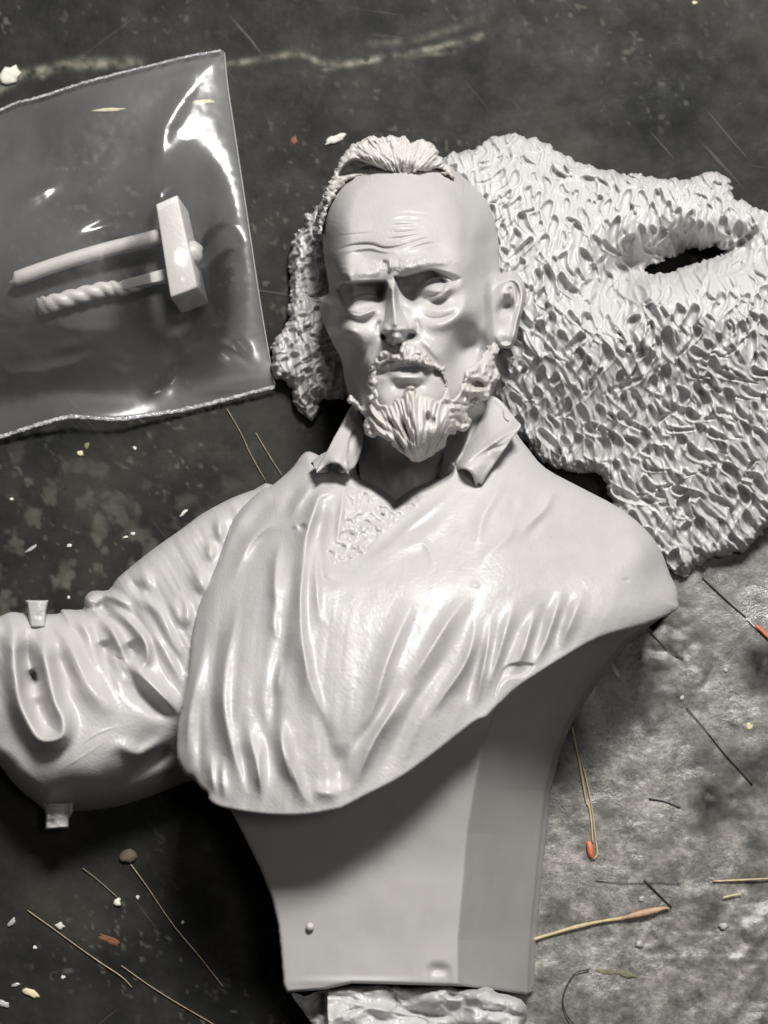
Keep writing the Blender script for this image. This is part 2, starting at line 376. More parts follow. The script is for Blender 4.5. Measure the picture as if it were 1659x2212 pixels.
# ---- pedestal
def build_pedestal():
    out = [(470, 1700), (503, 1758), (540, 1832), (563, 1878), (586, 1938), (600, 1998), (606, 2054), (612, 2128), (619, 2144), (700, 2138), (760, 2124), (990, 2130), (1000, 2130), (1080, 2140), (1137, 2149),
           (1155, 2144), (1158, 2100), (1162, 2008), (1178, 1850), (1193, 1707), (1215, 1620), (1240, 1560), (1290, 1480), (1360, 1390), (1452, 1324), (1400, 1280), (1000, 1300), (600, 1600)]
    h = HF(out, 2.5, smooth=False)
    ex = np.interp(h.Y, [1300, 1450, 1520, 1560, 1591, 1684, 1800, 1915, 2030, 2128, 2200], [1200, 1110, 1075, 1061, 1047, 1026, 1007, 998, 987, 989, 990])
    ri = np.interp(h.Y, [1320, 1390, 1480, 1560, 1620, 1707, 1850, 2008, 2144], [1459, 1360, 1290, 1240, 1215, 1193, 1178, 1162, 1155])
    le = np.interp(h.Y, [1700, 1758, 1832, 1878, 1938, 1998, 2054, 2128], [470, 503, 540, 563, 586, 600, 606, 612])
    u = (h.X-ex)/(ri-ex); v = (ex-h.X)/(ex-le)
    front = 325-18*v-10*v**6+8*sst((h.Y-2000)/150)+70*sst((1900-h.Y)/420)
    side = 325+70*sst((1900-h.Y)/420)-(312+70*sst((1900-h.Y)/420))*np.clip(u, 0, 2)**1.02
    h.Z = np.where(h.X < ex, front, side)
    k = 3.5; h.Z = -np.log(np.exp(-np.clip(front-200, -300, 300)/k)+np.exp(-np.clip(np.where(u > 0, side, 325+70*sst((1900-h.Y)/420)+60*v)-200, -300, 300)/k))*k+200
    # small bevel along the far right arris
    h.Z -= 14*sst((u-.90)/.04)
    h.Z += fbm(h.X, h.Y, 140, 3)*1.6
    h.plate(K8([(930, 1050), (1040, 1060), (1050, 1180), (920, 1180)]), -4, 20); h.blob(760, 2120, 120, 8, 3); h.blob(945, 2095, 20, 10, -5)
    h.edge(7, h.Z-14)
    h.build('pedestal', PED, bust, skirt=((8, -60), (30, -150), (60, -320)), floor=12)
    # little bead of resin on the front face
    n = 12; V = []; Q = []
    c = P(669.5, 2002, 316)
    for i in range(n//2+1):
        for j in range(n):
            a = math.pi/2*i/(n//2); V.append((c[0]+8.2*S*math.cos(a)*math.cos(2*math.pi*j/n), c[1]+8.2*S*math.cos(a)*math.sin(2*math.pi*j/n), c[2]-.0002+8*S*math.sin(a)))
    for i in range(n//2):
        for j in range(n): Q.append([i*n+j, i*n+(j+1) % n, (i+1)*n+(j+1) % n, (i+1)*n+j])
    rawmesh('resin_bead', np.array(V), np.array(Q), HAIR, bust)
build_pedestal()

# ---- rough rock base at the foot
def build_base():
    out = [(630, 2146), (660, 2150), (700, 2140), (711, 2136), (760, 2128), (830, 2128), (900, 2132), (960, 2126), (1000, 2138), (1050, 2132), (1075, 2146), (1100, 2150), (1130, 2165), (1141, 2184), (1128, 2230), (1120, 2330), (700, 2330), (680, 2230), (655, 2185)]
    h = HF(out, 2.0, 4, 22)
    X, Y = h.X, h.Y
    h.Z = 300+34*fbm(X, Y*1.6, 80, 2, 1)+10*fbm(X, Y, 30, 3, 4)
    rid = np.abs(fbm(X, Y*2.2, 90, 2, 6)); h.Z -= 9*sst((.16-rid)/.16)
    h.plate([(1010, 2130), (1070, 2135), (1140, 2180), (1120, 2340), (1000, 2340)], 22, 30)
    h.plate([(600, 2140), (708, 2140), (712, 2340), (600, 2340)], -90, 8, smooth=False)
    h.stroke([(720, 2160), (780, 2170), (840, 2185), (900, 2180)], 9, 14); h.stroke([(960, 2140), (985, 2150), (1010, 2142)], 8, -30); h.stroke([(820, 2150), (850, 2175), (960, 2195), (1020, 2185)], 8, -16)
    h.edge(14, 220)
    h.build('rock_base', FUR, bust, skirt=((4, -50), (12, -210)), floor=8)
build_base()

# ---- torso with the draped shirt
SHIRT = [(700, 985), (668, 975), (650, 985), (632, 1010), (590, 1047), (560, 1062), (504, 1122), (468, 1221), (436, 1290), (417, 1360), (410, 1439), (400, 1499), (386, 1554), (382, 1600), (383, 1640), (401, 1673), (417, 1681), (432, 1700), (448, 1713), (452, 1728), (476, 1743), (536, 1755), (595, 1761), (660, 1760),
         (725, 1749), (745, 1742), (795, 1716), (863, 1681), (942, 1624), (1021, 1562), (1048, 1550), (1071, 1528), (1110, 1490), (1161, 1455), (1223, 1416), (1296, 1377), (1392, 1349), (1459, 1320), (1465, 1298), (1462, 1270), (1448, 1242), (1426, 1186), (1392, 1141), (1336, 1096), (1251, 1051), (1178, 1011), (1140, 968), (1116, 935),
         (1090, 880), (1000, 850), (800, 850), (745, 900), (722, 950)]
def build_torso():
    h = HF(SHIRT, 2.0, n=3); X, Y = h.X, h.Y
    cp = [(740, 1020, 330), (650, 1030, 300), (700, 1080, 375), (600, 1120, 330), (520, 1200, 300), (560, 1300, 370), (450, 1400, 310), (420, 1560, 300), (500, 1500, 370), (420, 1660, 310), (520, 1700, 385), (620, 1740, 415), (640, 1600, 425),
          (650, 1400, 430), (660, 1250, 425), (760, 1200, 420), (850, 1130, 395), (850, 1200, 430), (800, 1400, 455), (760, 1700, 425), (900, 1500, 450), (880, 1650, 415), (1000, 1540, 415), (960, 1300, 455), (1000, 1100, 400), (1060, 1020, 355), (1120, 960, 300),
          (1100, 1200, 430), (1120, 1400, 420), (1200, 1400, 380), (1250, 1250, 385), (1200, 1080, 330), (1330, 1140, 300), (1300, 1350, 380), (1380, 1320, 355), (1380, 1200, 340), (1450, 1300, 300), (1430, 1220, 285)]
    h.Z = rbf(X, Y, cp, 45)+10+(np.clip(Y-1120, 0, None)-14*np.log1p(np.exp(np.clip((Y-1560)/14, -40, 60))))*.20*sst((Y-1080)/200)*sst((1500-X)/260)
    h.Z += 0
    # folds of the right half of the drape
    def fold(q, w, a, w2=None, k=1.0, **o):
        w2 = w2 or w
        if a > 0: h.stroke(q, w*1.5, a*1.05*k, w2*1.5, prof='c', **o)
        else: h.stroke(q, w*1.7, a*.72*k, w2*1.7, **o)
    r = fold
    r(K3([(620, 600), (590, 700), (545, 800), (500, 920), (455, 1080), (400, 1200)]), 12, 20, 17)
    r(K3([(850, 600), (760, 710), (690, 820), (620, 930), (550, 1010)]), 16, 22, 13)
    r(K3([(600, 970), (540, 1060), (470, 1170), (415, 1290), (375, 1400)]), 12, 26, 15)
    r(K3([(560, 900), (520, 1010), (470, 1110), (400, 1200), (360, 1300)]), 9, -20, 10)
    r(K3([(850, 680), (845, 780), (810, 890), (730, 1010), (660, 1110)]), 11, 20, 9)
    r(K3([(800, 760), (740, 860), (660, 980), (600, 1080), (540, 1200), (470, 1330)]), 12, -17, 10)
    r(K3([(910, 690), (900, 820), (870, 960), (850, 1080)]), 10, 17, 8)
    r(K3([(875, 780), (850, 920), (790, 1060)]), 8, -16)
    r(K3([(1010, 620), (975, 740), (935, 870), (880, 1040)]), 9, 16, 11)
    r(K3([(950, 720), (915, 860), (905, 960)]), 8, -14)
    r(K3([(1085, 660), (1060, 760), (1030, 860), (990, 930)]), 10, 16, 9)
    r(K3([(1030, 680), (1005, 780), (960, 900), (930, 1000)]), 8, -16)
    r(K3([(1190, 580), (1150, 720), (1110, 830), (1060, 920)]), 10, 17, 9)
    r(K3([(1120, 640), (1090, 780), (1050, 880)]), 7, -16)
    r(K3([(1270, 600), (1230, 700), (1190, 800), (1180, 850)]), 13, 14, 11)
    r(K3([(1215, 620), (1180, 740), (1140, 850)]), 7, -14)
    h.plate(K3([(975, 890), (1080, 890), (1040, 940), (960, 960), (925, 1030), (930, 960)]), -8, 8)
    # diagonals running to the right shoulder
    r = lambda q, w, a, w2=None: fold(q, w, a, w2, .62)
    r(K3([(965, 150), (930, 240), (880, 330), (860, 420), (840, 500)]), 10, 11, 14)
    r(K3([(1050, 190), (1010, 300), (985, 390), (900, 470), (850, 560)]), 11, 10, 14)
    r(K3([(1165, 190), (1120, 290), (1050, 360), (1015, 400)]), 9, 14, 11)
    r(K3([(1010, 230), (1000, 330), (1010, 400)]), 10, -12)
    r(K3([(1130, 300), (1060, 400), (1000, 430)]), 8, -10)
    r(K3([(800, 250), (740, 330), (660, 400), (560, 450), (430, 560)]), 16, 9, 20)
    r(K3([(740, 260), (640, 350), (520, 420), (400, 530), (350, 590)]), 8, -9, 12)
    r(K3([(690, 540), (680, 470), (650, 430), (600, 440), (560, 470)]), 7, 6)
    # folds of the left half
    r = fold
    r(K3([(300, 240), (240, 300), (205, 380), (190, 500), (178, 640), (185, 800), (215, 960), (270, 1100), (300, 1200)]), 9, 30, 22)
    r(K3([(170, 420), (150, 560), (140, 700), (125, 800)]), 14, -22, 10)
    r(K3([(250, 420), (240, 540), (245, 660), (260, 760)]), 9, 10, 9)
    r(K3([(110, 400), (85, 500), (80, 620), (95, 730)]), 13, 18, 10)
    r(K3([(95, 560), (120, 760), (95, 920), (75, 1060), (80, 1250), (95, 1400)]), 9, -24, 12)
    r(K3([(110, 1100), (120, 1200), (150, 1300), (190, 1400), (240, 1450)]), 10, 24, 16)
    r(K3([(230, 1000), (270, 1130), (300, 1260), (330, 1370)]), 10, -14)
    r(K3([(30, 1150), (20, 1280), (30, 1400)]), 9, 12)
    r(K3([(330, 1190), (335, 1290), (340, 1380)]), 13, -18)
    r(K3([(210, 1380), (290, 1390), (340, 1400)]), 14, 12)
    for q in ([(1330, 620), (1270, 800), (1225, 1000), (1215, 1200), (1255, 1420), (1320, 1620), (1370, 1760)],): r(K4(q), 14, 26, 13)
    r(K4([(1210, 700), (1170, 900), (1150, 1150), (1150, 1400), (1130, 1600)]), 14, -24, 15)
    r(K4([(1120, 850), (1070, 1060), (1030, 1250), (1020, 1430), (1030, 1560)]), 12, 20, 10)
    r(K4([(1100, 1150), (1085, 1350), (1090, 1550), (1110, 1650)]), 7, -12)
    r(K4([(1150, 1450), (1155, 1600), (1180, 1720)]), 9, 16)
    r(K4([(1220, 1480), (1210, 1600), (1230, 1740)]), 9, 14)
    r(K4([(1340, 1280), (1370, 1420), (1410, 1600), (1430, 1770)]), 9, 18, 12)
    r(K4([(1420, 1000), (1400, 1200), (1430, 1350), (1470, 1500), (1490, 1700)]), 10, -15, 12)
    r(K4([(1540, 940), (1515, 1080), (1500, 1180)]), 8, 13)
    r(K4([(1540, 1250), (1530, 1400), (1560, 1550), (1600, 1650)]), 9, 20, 13)
    r(K4([(1300, 1400), (1330, 1540), (1350, 1700)]), 7, -14)
    r(K4([(1500, 620), (1490, 760), (1510, 880)]), 9, 9)
    r(K4([(1560, 170), (1440, 250), (1360, 340), (1300, 450), (1260, 560)]), 9, 13, 14)
    r(K4([(1490, 230), (1400, 330), (1350, 440)]), 8, -13)
    r(K4([(1450, 60), (1340, 160), (1270, 260), (1210, 400), (1160, 560)]), 12, 14, 14)
    r(K4([(1520, 80), (1400, 190), (1320, 290)]), 9, -12)
    # sharp little pleats, left of the open neck
    r(KH([(230, 500), (180, 600), (110, 700), (50, 800)]), 8, 12, 12); r(KH([(150, 540), (60, 660), (0, 760)]), 8, -10)
    r(KH([(350, 490), (330, 600), (250, 640), (210, 740), (170, 880), (140, 1040)]), 9, 20, 11)
    r(KH([(300, 680), (270, 780), (240, 900), (230, 1050)]), 8, -18, 9)
    r(KH([(170, 790), (110, 820), (65, 835)]), 5, 7); r(KH([(170, 815), (110, 842)]), 6, -12)
    r(KH([(395, 560), (390, 700), (370, 830), (365, 960)]), 6, 9)
    r(KH([(270, 900), (255, 1040), (270, 1150), (360, 1180), (420, 1180)]), 6, -8); r(KH([(420, 1180), (540, 1050), (700, 930), (850, 800), (1000, 680), (1120, 580)]), 8, 8, 12)
    # open neck: skin sunk between the collars, chest hair
    neck = KH([(430, 480), (470, 300), (520, 200), (520, 0), (1250, -60), (1200, 60), (1180, 250), (1110, 420), (1075, 520), (960, 590), (850, 640), (720, 735), (660, 680), (560, 610), (470, 570)])
    h.plate(neck, -235, 26)
    ch = np.clip(sdf(X, Y, catmull(KH([(410, 560), (540, 580), (640, 650), (720, 745), (770, 745), (660, 860), (540, 1000), (400, 1080), (300, 1010), (370, 850), (400, 700)]), 4, True))/10, 0, 1)
    h.Z += sst(ch)*(7*np.abs(fbm(X, Y, 20, 2, 1))+3*fbm(X, Y, 9, 2, 3)-2)
    nk = np.clip(1-np.abs(sdf(X, Y, catmull(KH([(500, 600), (600, 640), (700, 730), (840, 650), (700, 600), (560, 560)]), 4, True)))/18, 0, 1); h.Z += nk*7*fbm(X, Y, 12, 3, 2)
    for x, y in [(640, 755), (550, 800), (400, 955), (320, 990), (450, 880)]:
        c = KH([(x, y)])[0]; h.blob(c[0], c[1], 6, 3.5, -8, .3)
    h.blob(*K3([(1430, 570)])[0], 7, 4, -3); h.blob(*K3([(850, 590)])[0], 10, 6, 3)
    h.Z += 1.2*fbm(X, Y, 40, 4, 5)
    lo = sst((Y-1180)/250); rt = sst((X-720)/120)
    us = np.where(X > 780, .94*X+.34*Y, X-.02*Y+0*Y); h.Z += lo*rt*2.6*(fbm(.92*X+.38*Y, .15*(.92*Y-.38*X), 34, 2, 2))+lo*(1-rt)*4*fbm(X+.10*Y, .12*Y, 28, 2, 6)
    # rolled hem, rounded shoulder
    t = np.clip(h.D/55, 0, 1); low = sst((Y-1250)/200)*sst((1500-X)/80)
    h.Z -= (1-low)*52*(1-np.sqrt(1-(1-t)**2)); t = np.clip(h.D/7, 0, 1); h.Z -= low*7*(1-np.sqrt(1-(1-t)**2))
    t = np.clip(h.D/60, 0, 1); lf = sst((470-X)/70)*sst((Y-1100)/100); h.Z -= lf*40*(1-np.sqrt(1-(1-t)**2))
    h.build('shirt_torso', RESIN, bust, skirt=((3, -16), (14, -45), (45, -150), (120, -250)), floor=12)
    return h
TORSO = build_torso()

# ---- sleeve (right arm of the man, reaching out of frame)
def build_sleeve():
    out = K4([(1480, 10), (1380, 40), (1260, 85), (1100, 170), (1000, 245), (850, 350), (760, 420), (640, 520), (590, 585), (500, 590), (460, 630), (450, 690), (340, 690), (310, 715), (140, 712), (60, 705), (0, 728), (-90, 760), (-220, 800), (-260, 1100), (-180, 1400), (0, 1545), (60, 1620), (130, 1690), (200, 1745), (245, 1780), (330, 1790), (420, 1792), (540, 1785),
              (700, 1750), (850, 1700), (1000, 1640), (1200, 1560), (1350, 1200), (1500, 600), (1600, 200)])
    h = HF(out, 2.0, n=3); X, Y = h.X, h.Y
    cp = [(*K4([(a, b)])[0], z) for a, b, z in [(1400, 100, 240), (1100, 250, 230), (1200, 500, 270), (900, 450, 225), (1000, 700, 270), (700, 600, 215), (560, 700, 200), (800, 900, 260), (950, 1100, 270), (400, 800, 215), (500, 1100, 265), (700, 1200, 275), (900, 1300, 265), (1100, 1200, 260),
          (200, 800, 215), (60, 900, 225), (150, 1200, 250), (300, 1200, 255), (250, 1450, 260), (0, 1200, 235), (0, 1400, 215), (450, 1400, 280), (650, 1450, 265), (800, 1430, 240), (900, 1400, 230), (300, 1640, 228), (500, 1640, 222), (700, 1600, 195), (900, 1560, 165), (100, 1560, 225), (400, 1760, 120), (650, 1740, 100), (1000, 1620, 100)]]
    h.Z = rbf(X, Y, cp, 40)
    def r(q, w, a, w2=None, **k):
        w2 = w2 or w
        if a > 0: h.stroke(K4(q), w*1.35, a*1.15, w2*1.35, **k)
        else: h.stroke(K4(q), w*1.45, a*.85, w2*1.45, **k)
    # looped cuff fold round its hole
    r([(100, 730), (75, 850), (80, 1020), (100, 1180), (150, 1300), (210, 1390), (280, 1400), (335, 1370), (340, 1290), (300, 1200), (270, 1080), (245, 960), (225, 860), (185, 790)], 15, 50, 17, taper=(.3, .3))
    r([(150, 830), (150, 950), (185, 1070), (195, 1180)], 10, -42, 14)
    r([(200, 1150), (210, 1240), (240, 1300)], 10, -14)
    r([(170, 1010), (190, 1060), (205, 1100)], 8, -60)
    r([(300, 740), (350, 830), (400, 950), (450, 1060), (520, 1160), (590, 1240), (640, 1320)], 17, 26, 22)
    r([(290, 860), (330, 960), (380, 1060), (420, 1160)], 14, -26, 12)
    r([(330, 690), (420, 740), (490, 840), (540, 960), (600, 1100)], 12, 14, 12)
    r([(470, 760), (530, 900), (590, 1010), (620, 1100)], 10, -20, 10)
    r([(520, 740), (600, 790), (650, 880), (680, 960), (640, 990)], 9, 26, 10)
    r([(560, 850), (580, 920), (605, 960)], 11, -30); r([(690, 860), (720, 910), (765, 960)], 12, -36)
    r([(570, 640), (660, 720), (740, 790), (795, 880), (800, 960), (760, 1000), (700, 960)], 9, 28, 10)
    r([(700, 700), (740, 760), (800, 830)], 9, -16)
    r([(630, 990), (720, 1010), (800, 1080), (880, 1160), (960, 1240), (1010, 1290)], 14, 30, 10)
    r([(640, 1060), (740, 1130), (830, 1200), (920, 1280), (980, 1310)], 14, -26, 16)
    r([(470, 610), (560, 600), (650, 640), (740, 700)], 9, 18, 9); r([(520, 650), (560, 690), (545, 720)], 11, -30)
    r([(450, 690), (480, 640), (490, 600)], 8, 14)
    r([(650, 560), (740, 620), (850, 690), (900, 780), (940, 880), (1000, 960)], 12, 17, 14)
    r([(830, 800), (880, 880), (960, 980), (1000, 1100)], 10, -14); r([(800, 740), (850, 840), (920, 940), (980, 1050), (1010, 1130)], 9, 15, 10)
    r([(760, 460), (810, 560), (830, 600)], 12, 9); r([(700, 540), (790, 600)], 8, -9)
    r([(920, 620), (960, 700), (990, 800)], 10, 12); r([(1040, 460), (1090, 540), (1080, 620)], 14, 14)
    r([(1190, 170), (1195, 260), (1190, 340)], 9, 12); r([(1130, 300), (1145, 380), (1130, 440)], 9, 12)
    r([(1000, 620), (1020, 720), (1010, 810)], 9, 11)
    r([(560, 1480), (660, 1440), (760, 1480), (860, 1420), (950, 1330)], 14, 16)
    r([(420, 1440), (520, 1370), (660, 1320)], 2, 1.5, 2); r([(300, 1580), (450, 1490), (600, 1390)], 2, 1.2, 2)
    r([(640, 1660), (760, 1560), (880, 1490), (960, 1440)], 16, -30, 12)
    h.Z += 1.2*fbm(X, Y, 40, 4, 5)+sst((1560-Y)/100)*7*fbm(.87*X-.5*Y, .16*(.87*Y+.5*X), 34, 3, 2)
    t = np.clip(h.D/42, 0, 1); dn = sst((Y-1500)/150); h.Z -= (70+60*dn)*(1-np.sqrt(1-(1-t)**2))
    sl = h.build('sleeve', RESIN, bust, skirt=((3, -12), (14, -40), (40, -90), (70, -130)), floor=10)
    # casting stubs
    def stub(a, zs, seg=6):
        q = np.array(K4(a)); g = HF(list(map(tuple, q)), 1.5, smooth=False); g.Z += zs
        g.Z += 16*np.sqrt(np.clip(1-((g.X-q[:, 0].mean())/26)**2, 0, 1)); g.Z += fbm(g.X, g.Y, 14, 2)*1.5
        g.edge(4, zs-14); return g
    g = stub([(136, 640), (264, 640), (262, 650), (252, 700), (248, 790), (165, 790), (150, 700), (146, 655)], 205)
    g.build('casting_stub', RESIN, bust, skirt=((2, -20), (8, -34)), floor=5)
    g = stub([(230, 1740), (400, 1740), (400, 1790), (378, 1830), (374, 1880), (245, 1890), (246, 1810), (240, 1770)], 120)
    g.stroke(K4([(255, 1780), (262, 1860)]), 5, 6); g.blob(*K4([(275, 1850)])[0], 7, 6, -8)
    g.build('casting_stub', RESIN, bust, skirt=((2, -20), (8, -34)), floor=5)
build_sleeve()

# ---- head
HEAD = K1([(420, 200), (320, 230), (205, 335), (140, 480), (116, 610), (120, 740), (128, 860), (148, 980), (158, 1080), (100, 1115), (92, 1150), (108, 1230)])+K2([(130, 300), (165, 380), (200, 450), (240, 530), (256, 620), (268, 690), (300, 780), (360, 860), (400, 930), (360, 1010), (350, 1200), (400, 1420), (560, 1500), (820, 1500), (960, 1330), (1080, 1200), (1150, 1050), (1200, 850), (1230, 740), (1265, 640), (1255, 540), (1262, 460), (1350, 448), (1385, 380), (1400, 290), (1425, 200)])+K1([(1440, 1120), (1440, 1040), (1400, 968), (1340, 938), (1285, 958), (1268, 880), (1268, 780), (1250, 650), (1205, 510), (1120, 400), (1000, 300), (900, 235), (700, 175), (520, 180)])
def build_head():
    h = HF(HEAD, 1.5, n=3); X, Y = h.X, h.Y
    cp = [(860, 345, 345), (780, 365, 345), (945, 365, 345), (860, 385, 392), (860, 420, 428), (770, 440, 415), (960, 430, 415), (1030, 450, 345), (1058, 520, 300), (1035, 510, 365), (860, 470, 475), (760, 500, 455), (950, 490, 462), (1000, 500, 432), (715, 520, 410), (860, 530, 492), (770, 560, 475), (950, 545, 478), (1020, 560, 418), (1062, 590, 320), (715, 575, 400),
          (850, 575, 500), (780, 595, 498), (735, 600, 470), (925, 580, 500), (985, 585, 478), (1010, 610, 445), (1045, 640, 390),
          (780, 655, 470), (850, 655, 478), (930, 640, 470), (1000, 650, 462), (770, 700, 475), (740, 720, 440), (820, 720, 470), (900, 700, 482), (960, 690, 485), (1010, 690, 455), (1040, 720, 400), (1060, 680, 370),
          (770, 760, 445), (800, 760, 462), (745, 770, 395), (930, 745, 482), (970, 750, 462), (1005, 745, 405), (1040, 780, 385), (860, 760, 500), (870, 800, 486), (820, 810, 468), (930, 805, 474), (980, 810, 440), (1020, 840, 390),
          (790, 830, 420), (760, 830, 370), (870, 860, 475), (810, 880, 450), (950, 870, 450), (880, 920, 475), (880, 950, 400), (1000, 880, 390), (1050, 840, 350), (704, 640, 270), (712, 690, 275), (732, 740, 290), (726, 600, 400), (733, 650, 430), (740, 700, 425),
          (880, 1000, 215), (780, 930, 230), (780, 1000, 190), (960, 1000, 205), (880, 1060, 185), (1000, 950, 230), (800, 1050, 180), (960, 1060, 180)]
    h.Z = rbf(X, Y, cp, 22)
    r = h.stroke
    # ---- brow shelf, knitted brows
    r(KF([(90, 300), (200, 270), (340, 265), (470, 270), (590, 275)]), 20, 9, 12, taper=(1, .4))
    r(KF([(700, 240), (820, 215), (950, 185), (1100, 165), (1250, 180), (1340, 230)]), 20, 10, 13, taper=(.4, 1))
    r(KF([(655, 120), (655, 200), (662, 280)]), 6, 9); r(KF([(690, 130), (700, 200), (690, 260)]), 5, 6); r(KF([(605, 140), (600, 230)]), 5, -8); r(KF([(625, 150), (630, 260)]), 3, -5)
    # brow hair
    br = np.clip(np.maximum(sdf(X, Y, catmull(KF([(110, 200), (300, 130), (560, 150), (600, 290), (400, 330), (150, 330)]), 4, True)), sdf(X, Y, catmull(KF([(690, 150), (850, 90), (1180, 90), (1330, 200), (1000, 220), (800, 290), (690, 290)]), 4, True)))/14, 0, 1)
    h.Z += sst(br)*(3.4*fbm(X*.6+Y*.5, Y-X*.3, 12, 3, 2)+1.6*fbm(X, Y, 6, 2, 4)+1.5)
    # sockets: overhung above, opening below
    h.plate(KF([(110, 400), (190, 360), (350, 342), (560, 335), (630, 350), (645, 420), (625, 560), (560, 660), (330, 690), (200, 640), (130, 520)]), -88, 9, fade=((755, 625), (752, 690)), RF=lambda X, Y: 8+16*sst((Y-615)/40)+14*sst((745-X)/25))
    h.plate(KF([(690, 300), (780, 290), (880, 265), (1020, 232), (1180, 246), (1330, 300), (1330, 370), (1280, 440), (1180, 520), (1000, 560), (850, 600), (760, 480), (700, 360)]), -80, 9, fade=((885, 600), (905, 680)), RF=lambda X, Y: 7+16*sst((Y-625)/40)+40*sst((X-930)/50))
    h.blob(*KF([(590, 470)])[0], 13, 22, -28); h.blob(*KF([(830, 440)])[0], 17, 22, -34, .3); h.blob(*KF([(860, 530)])[0], 8, 9, -12)
    # eyes
    for (x, y, rx, ry, a, ro) in [(400, 575, 36, 18, 40, -.12), (1085, 415, 33, 17, 56, -.12)]:
        c = KF([(x, y)])[0]; h.blob(c[0], c[1], rx, ry, a, ro, 1.6)
    # upper lids
    r(KF([(240, 560), (330, 515), (450, 478), (570, 505)]), 4, 15, 3.5); r(KF([(265, 585), (350, 555), (460, 535), (560, 540)]), 3, -11)
    r(KF([(925, 430), (990, 352), (1090, 318), (1190, 335), (1240, 390)]), 4, 19, 3.5); r(KF([(975, 405), (1050, 358), (1140, 352), (1205, 385)]), 3, -12)
    # lower lids and bags
    r(KF([(235, 610), (290, 660), (380, 672), (480, 630), (560, 585)]), 5, 15, 6); r(KF([(250, 580), (330, 610), (450, 590), (540, 560)]), 4, -6)
    r(KF([(230, 700), (330, 740), (450, 720), (560, 660)]), 8, -4)
    r(KF([(930, 470), (1020, 500), (1130, 490), (1220, 440)]), 5, 14, 6); r(KF([(900, 530), (1010, 545), (1120, 540), (1230, 500)]), 6, -7)
    r(KF([(890, 560), (980, 600), (1100, 625), (1230, 600), (1310, 530)]), 9, 4, 9)
    r(KF([(900, 640), (1000, 690), (1110, 700), (1220, 665), (1310, 590)]), 5, -5)
    r(KF([(910, 690), (1010, 745), (1120, 755), (1230, 715), (1320, 640), (1375, 520)]), 11, 9, 15)
    h.blob(*KF([(1350, 540)])[0], 9, 14, 7); h.blob(*KF([(790, 640)])[0], 10, 16, -9)
    # ---- nose
    r(KF([(665, 330, .42), (672, 420, .48), (678, 520, .58), (690, 620, .75), (705, 700, 1.05), (712, 790, 1.3), (712, 830, 1.2)]), 15, 50, 17, taper=(.45, 0), prof='d')
    r(KF([(668, 330), (680, 450), (690, 600), (705, 740)]), 8, 12, 8, taper=(.5, 0))
    h.blob(*KF([(708, 775)])[0], 15, 15, 16, 0, 1.5)
    h.blob(*KF([(610, 800)])[0], 10, 10, 22, .3, 1.3); h.blob(*KF([(825, 780)])[0], 15, 14, 26, -.2, 1.3)
    r(KF([(560, 830), (620, 870), (680, 910)]), 6, -22, 10); r(KF([(760, 890), (830, 860), (890, 890)]), 7, -26, 9)
    h.blob(*KF([(865, 855)])[0], 9, 8, -22); h.blob(*KF([(610, 870)])[0], 8, 6, -18)
    h.blob(*KF([(712, 872)])[0], 13, 8, 12)
    r(KF([(560, 700), (545, 780), (560, 850)]), 6, -10); r(KF([(880, 680), (915, 780), (925, 850)]), 7, -9)
    # ---- nasolabial folds and cheek hollows
    r(KF([(540, 830), (470, 960), (400, 1080), (370, 1200)]), 10, -10, 13); r(KF([(900, 860), (1010, 950), (1090, 1050), (1160, 1140)]), 12, 9, 9)
    h.blob(1006, 745, 20, 48, -40, .35); h.blob(768, 782, 18, 42, -26, -.2); r([(1036, 700), (1020, 770), (1000, 830)], 16, -10)
    h.blob(1000, 668, 26, 18, 10)
    h.blob(1012, 490, 12, 50, -6, .1)
    # ---- forehead wrinkles
    for q in ([(560, 570), (650, 560), (780, 570), (840, 590)], [(540, 610), (640, 600), (770, 610)], [(520, 645), (640, 640), (760, 640)], [(500, 690), (600, 690), (720, 680), (800, 650)], [(500, 730), (600, 730), (700, 710), (820, 690)],
              [(600, 790), (700, 760), (790, 730), (860, 740)], [(640, 800), (740, 780), (840, 760), (900, 790)]):
        r(K1(q), 3.2, -2.6); r(K1([(x, y+18) for x, y in q]), 3.6, 1.7)
    r(K1([(160, 815), (240, 795), (320, 770), (430, 765), (520, 790), (620, 780), (720, 745)]), 3, -9, 3); r(K1([(180, 838), (260, 815), (420, 790), (520, 812), (640, 805)]), 4, 6)
    r(K1([(180, 720), (330, 700), (480, 690)]), 3, -2.5); r(K1([(540, 960), (560, 900), (545, 850)]), 4, 5)
    # ---- mouth
    h.plate(KG([(400, 270), (480, 215), (560, 205), (640, 215), (720, 210), (860, 270), (960, 330), (985, 450), (960, 600), (860, 620), (740, 570), (640, 530), (540, 630), (440, 650), (360, 600), (345, 490), (345, 380)]), -1, 9)
    r(KG([(420, 320), (520, 262), (600, 255), (640, 270), (700, 258), (800, 275), (900, 330)]), 11, 15, 10)
    r(KG([(420, 342), (520, 328), (640, 322), (760, 322), (880, 350)]), 4, -13, 4)
    h.blob(*KG([(425, 345)])[0], 10, 8, -14); h.blob(*KG([(870, 345)])[0], 10, 8, -16)
    r(KG([(470, 388), (560, 385), (650, 385), (740, 388), (810, 400)]), 15, 23, 12, taper=(.8, .8), prof='g')
    r(KG([(500, 470), (600, 455), (700, 452), (790, 465)]), 9, -7, 12); h.blob(*KG([(650, 540)])[0], 36, 16, 14)
    h.blob(*KG([(640, 520)])[0], 30, 12, 6)
    # ---- ear
    ear = K1([(1190, 1000), (1240, 960), (1345, 925), (1405, 965), (1440, 1040), (1442, 1110)])+K2([(1425, 200), (1400, 290), (1385, 380), (1350, 450), (1240, 470), (1190, 400), (1170, 220), (1165, 60)])
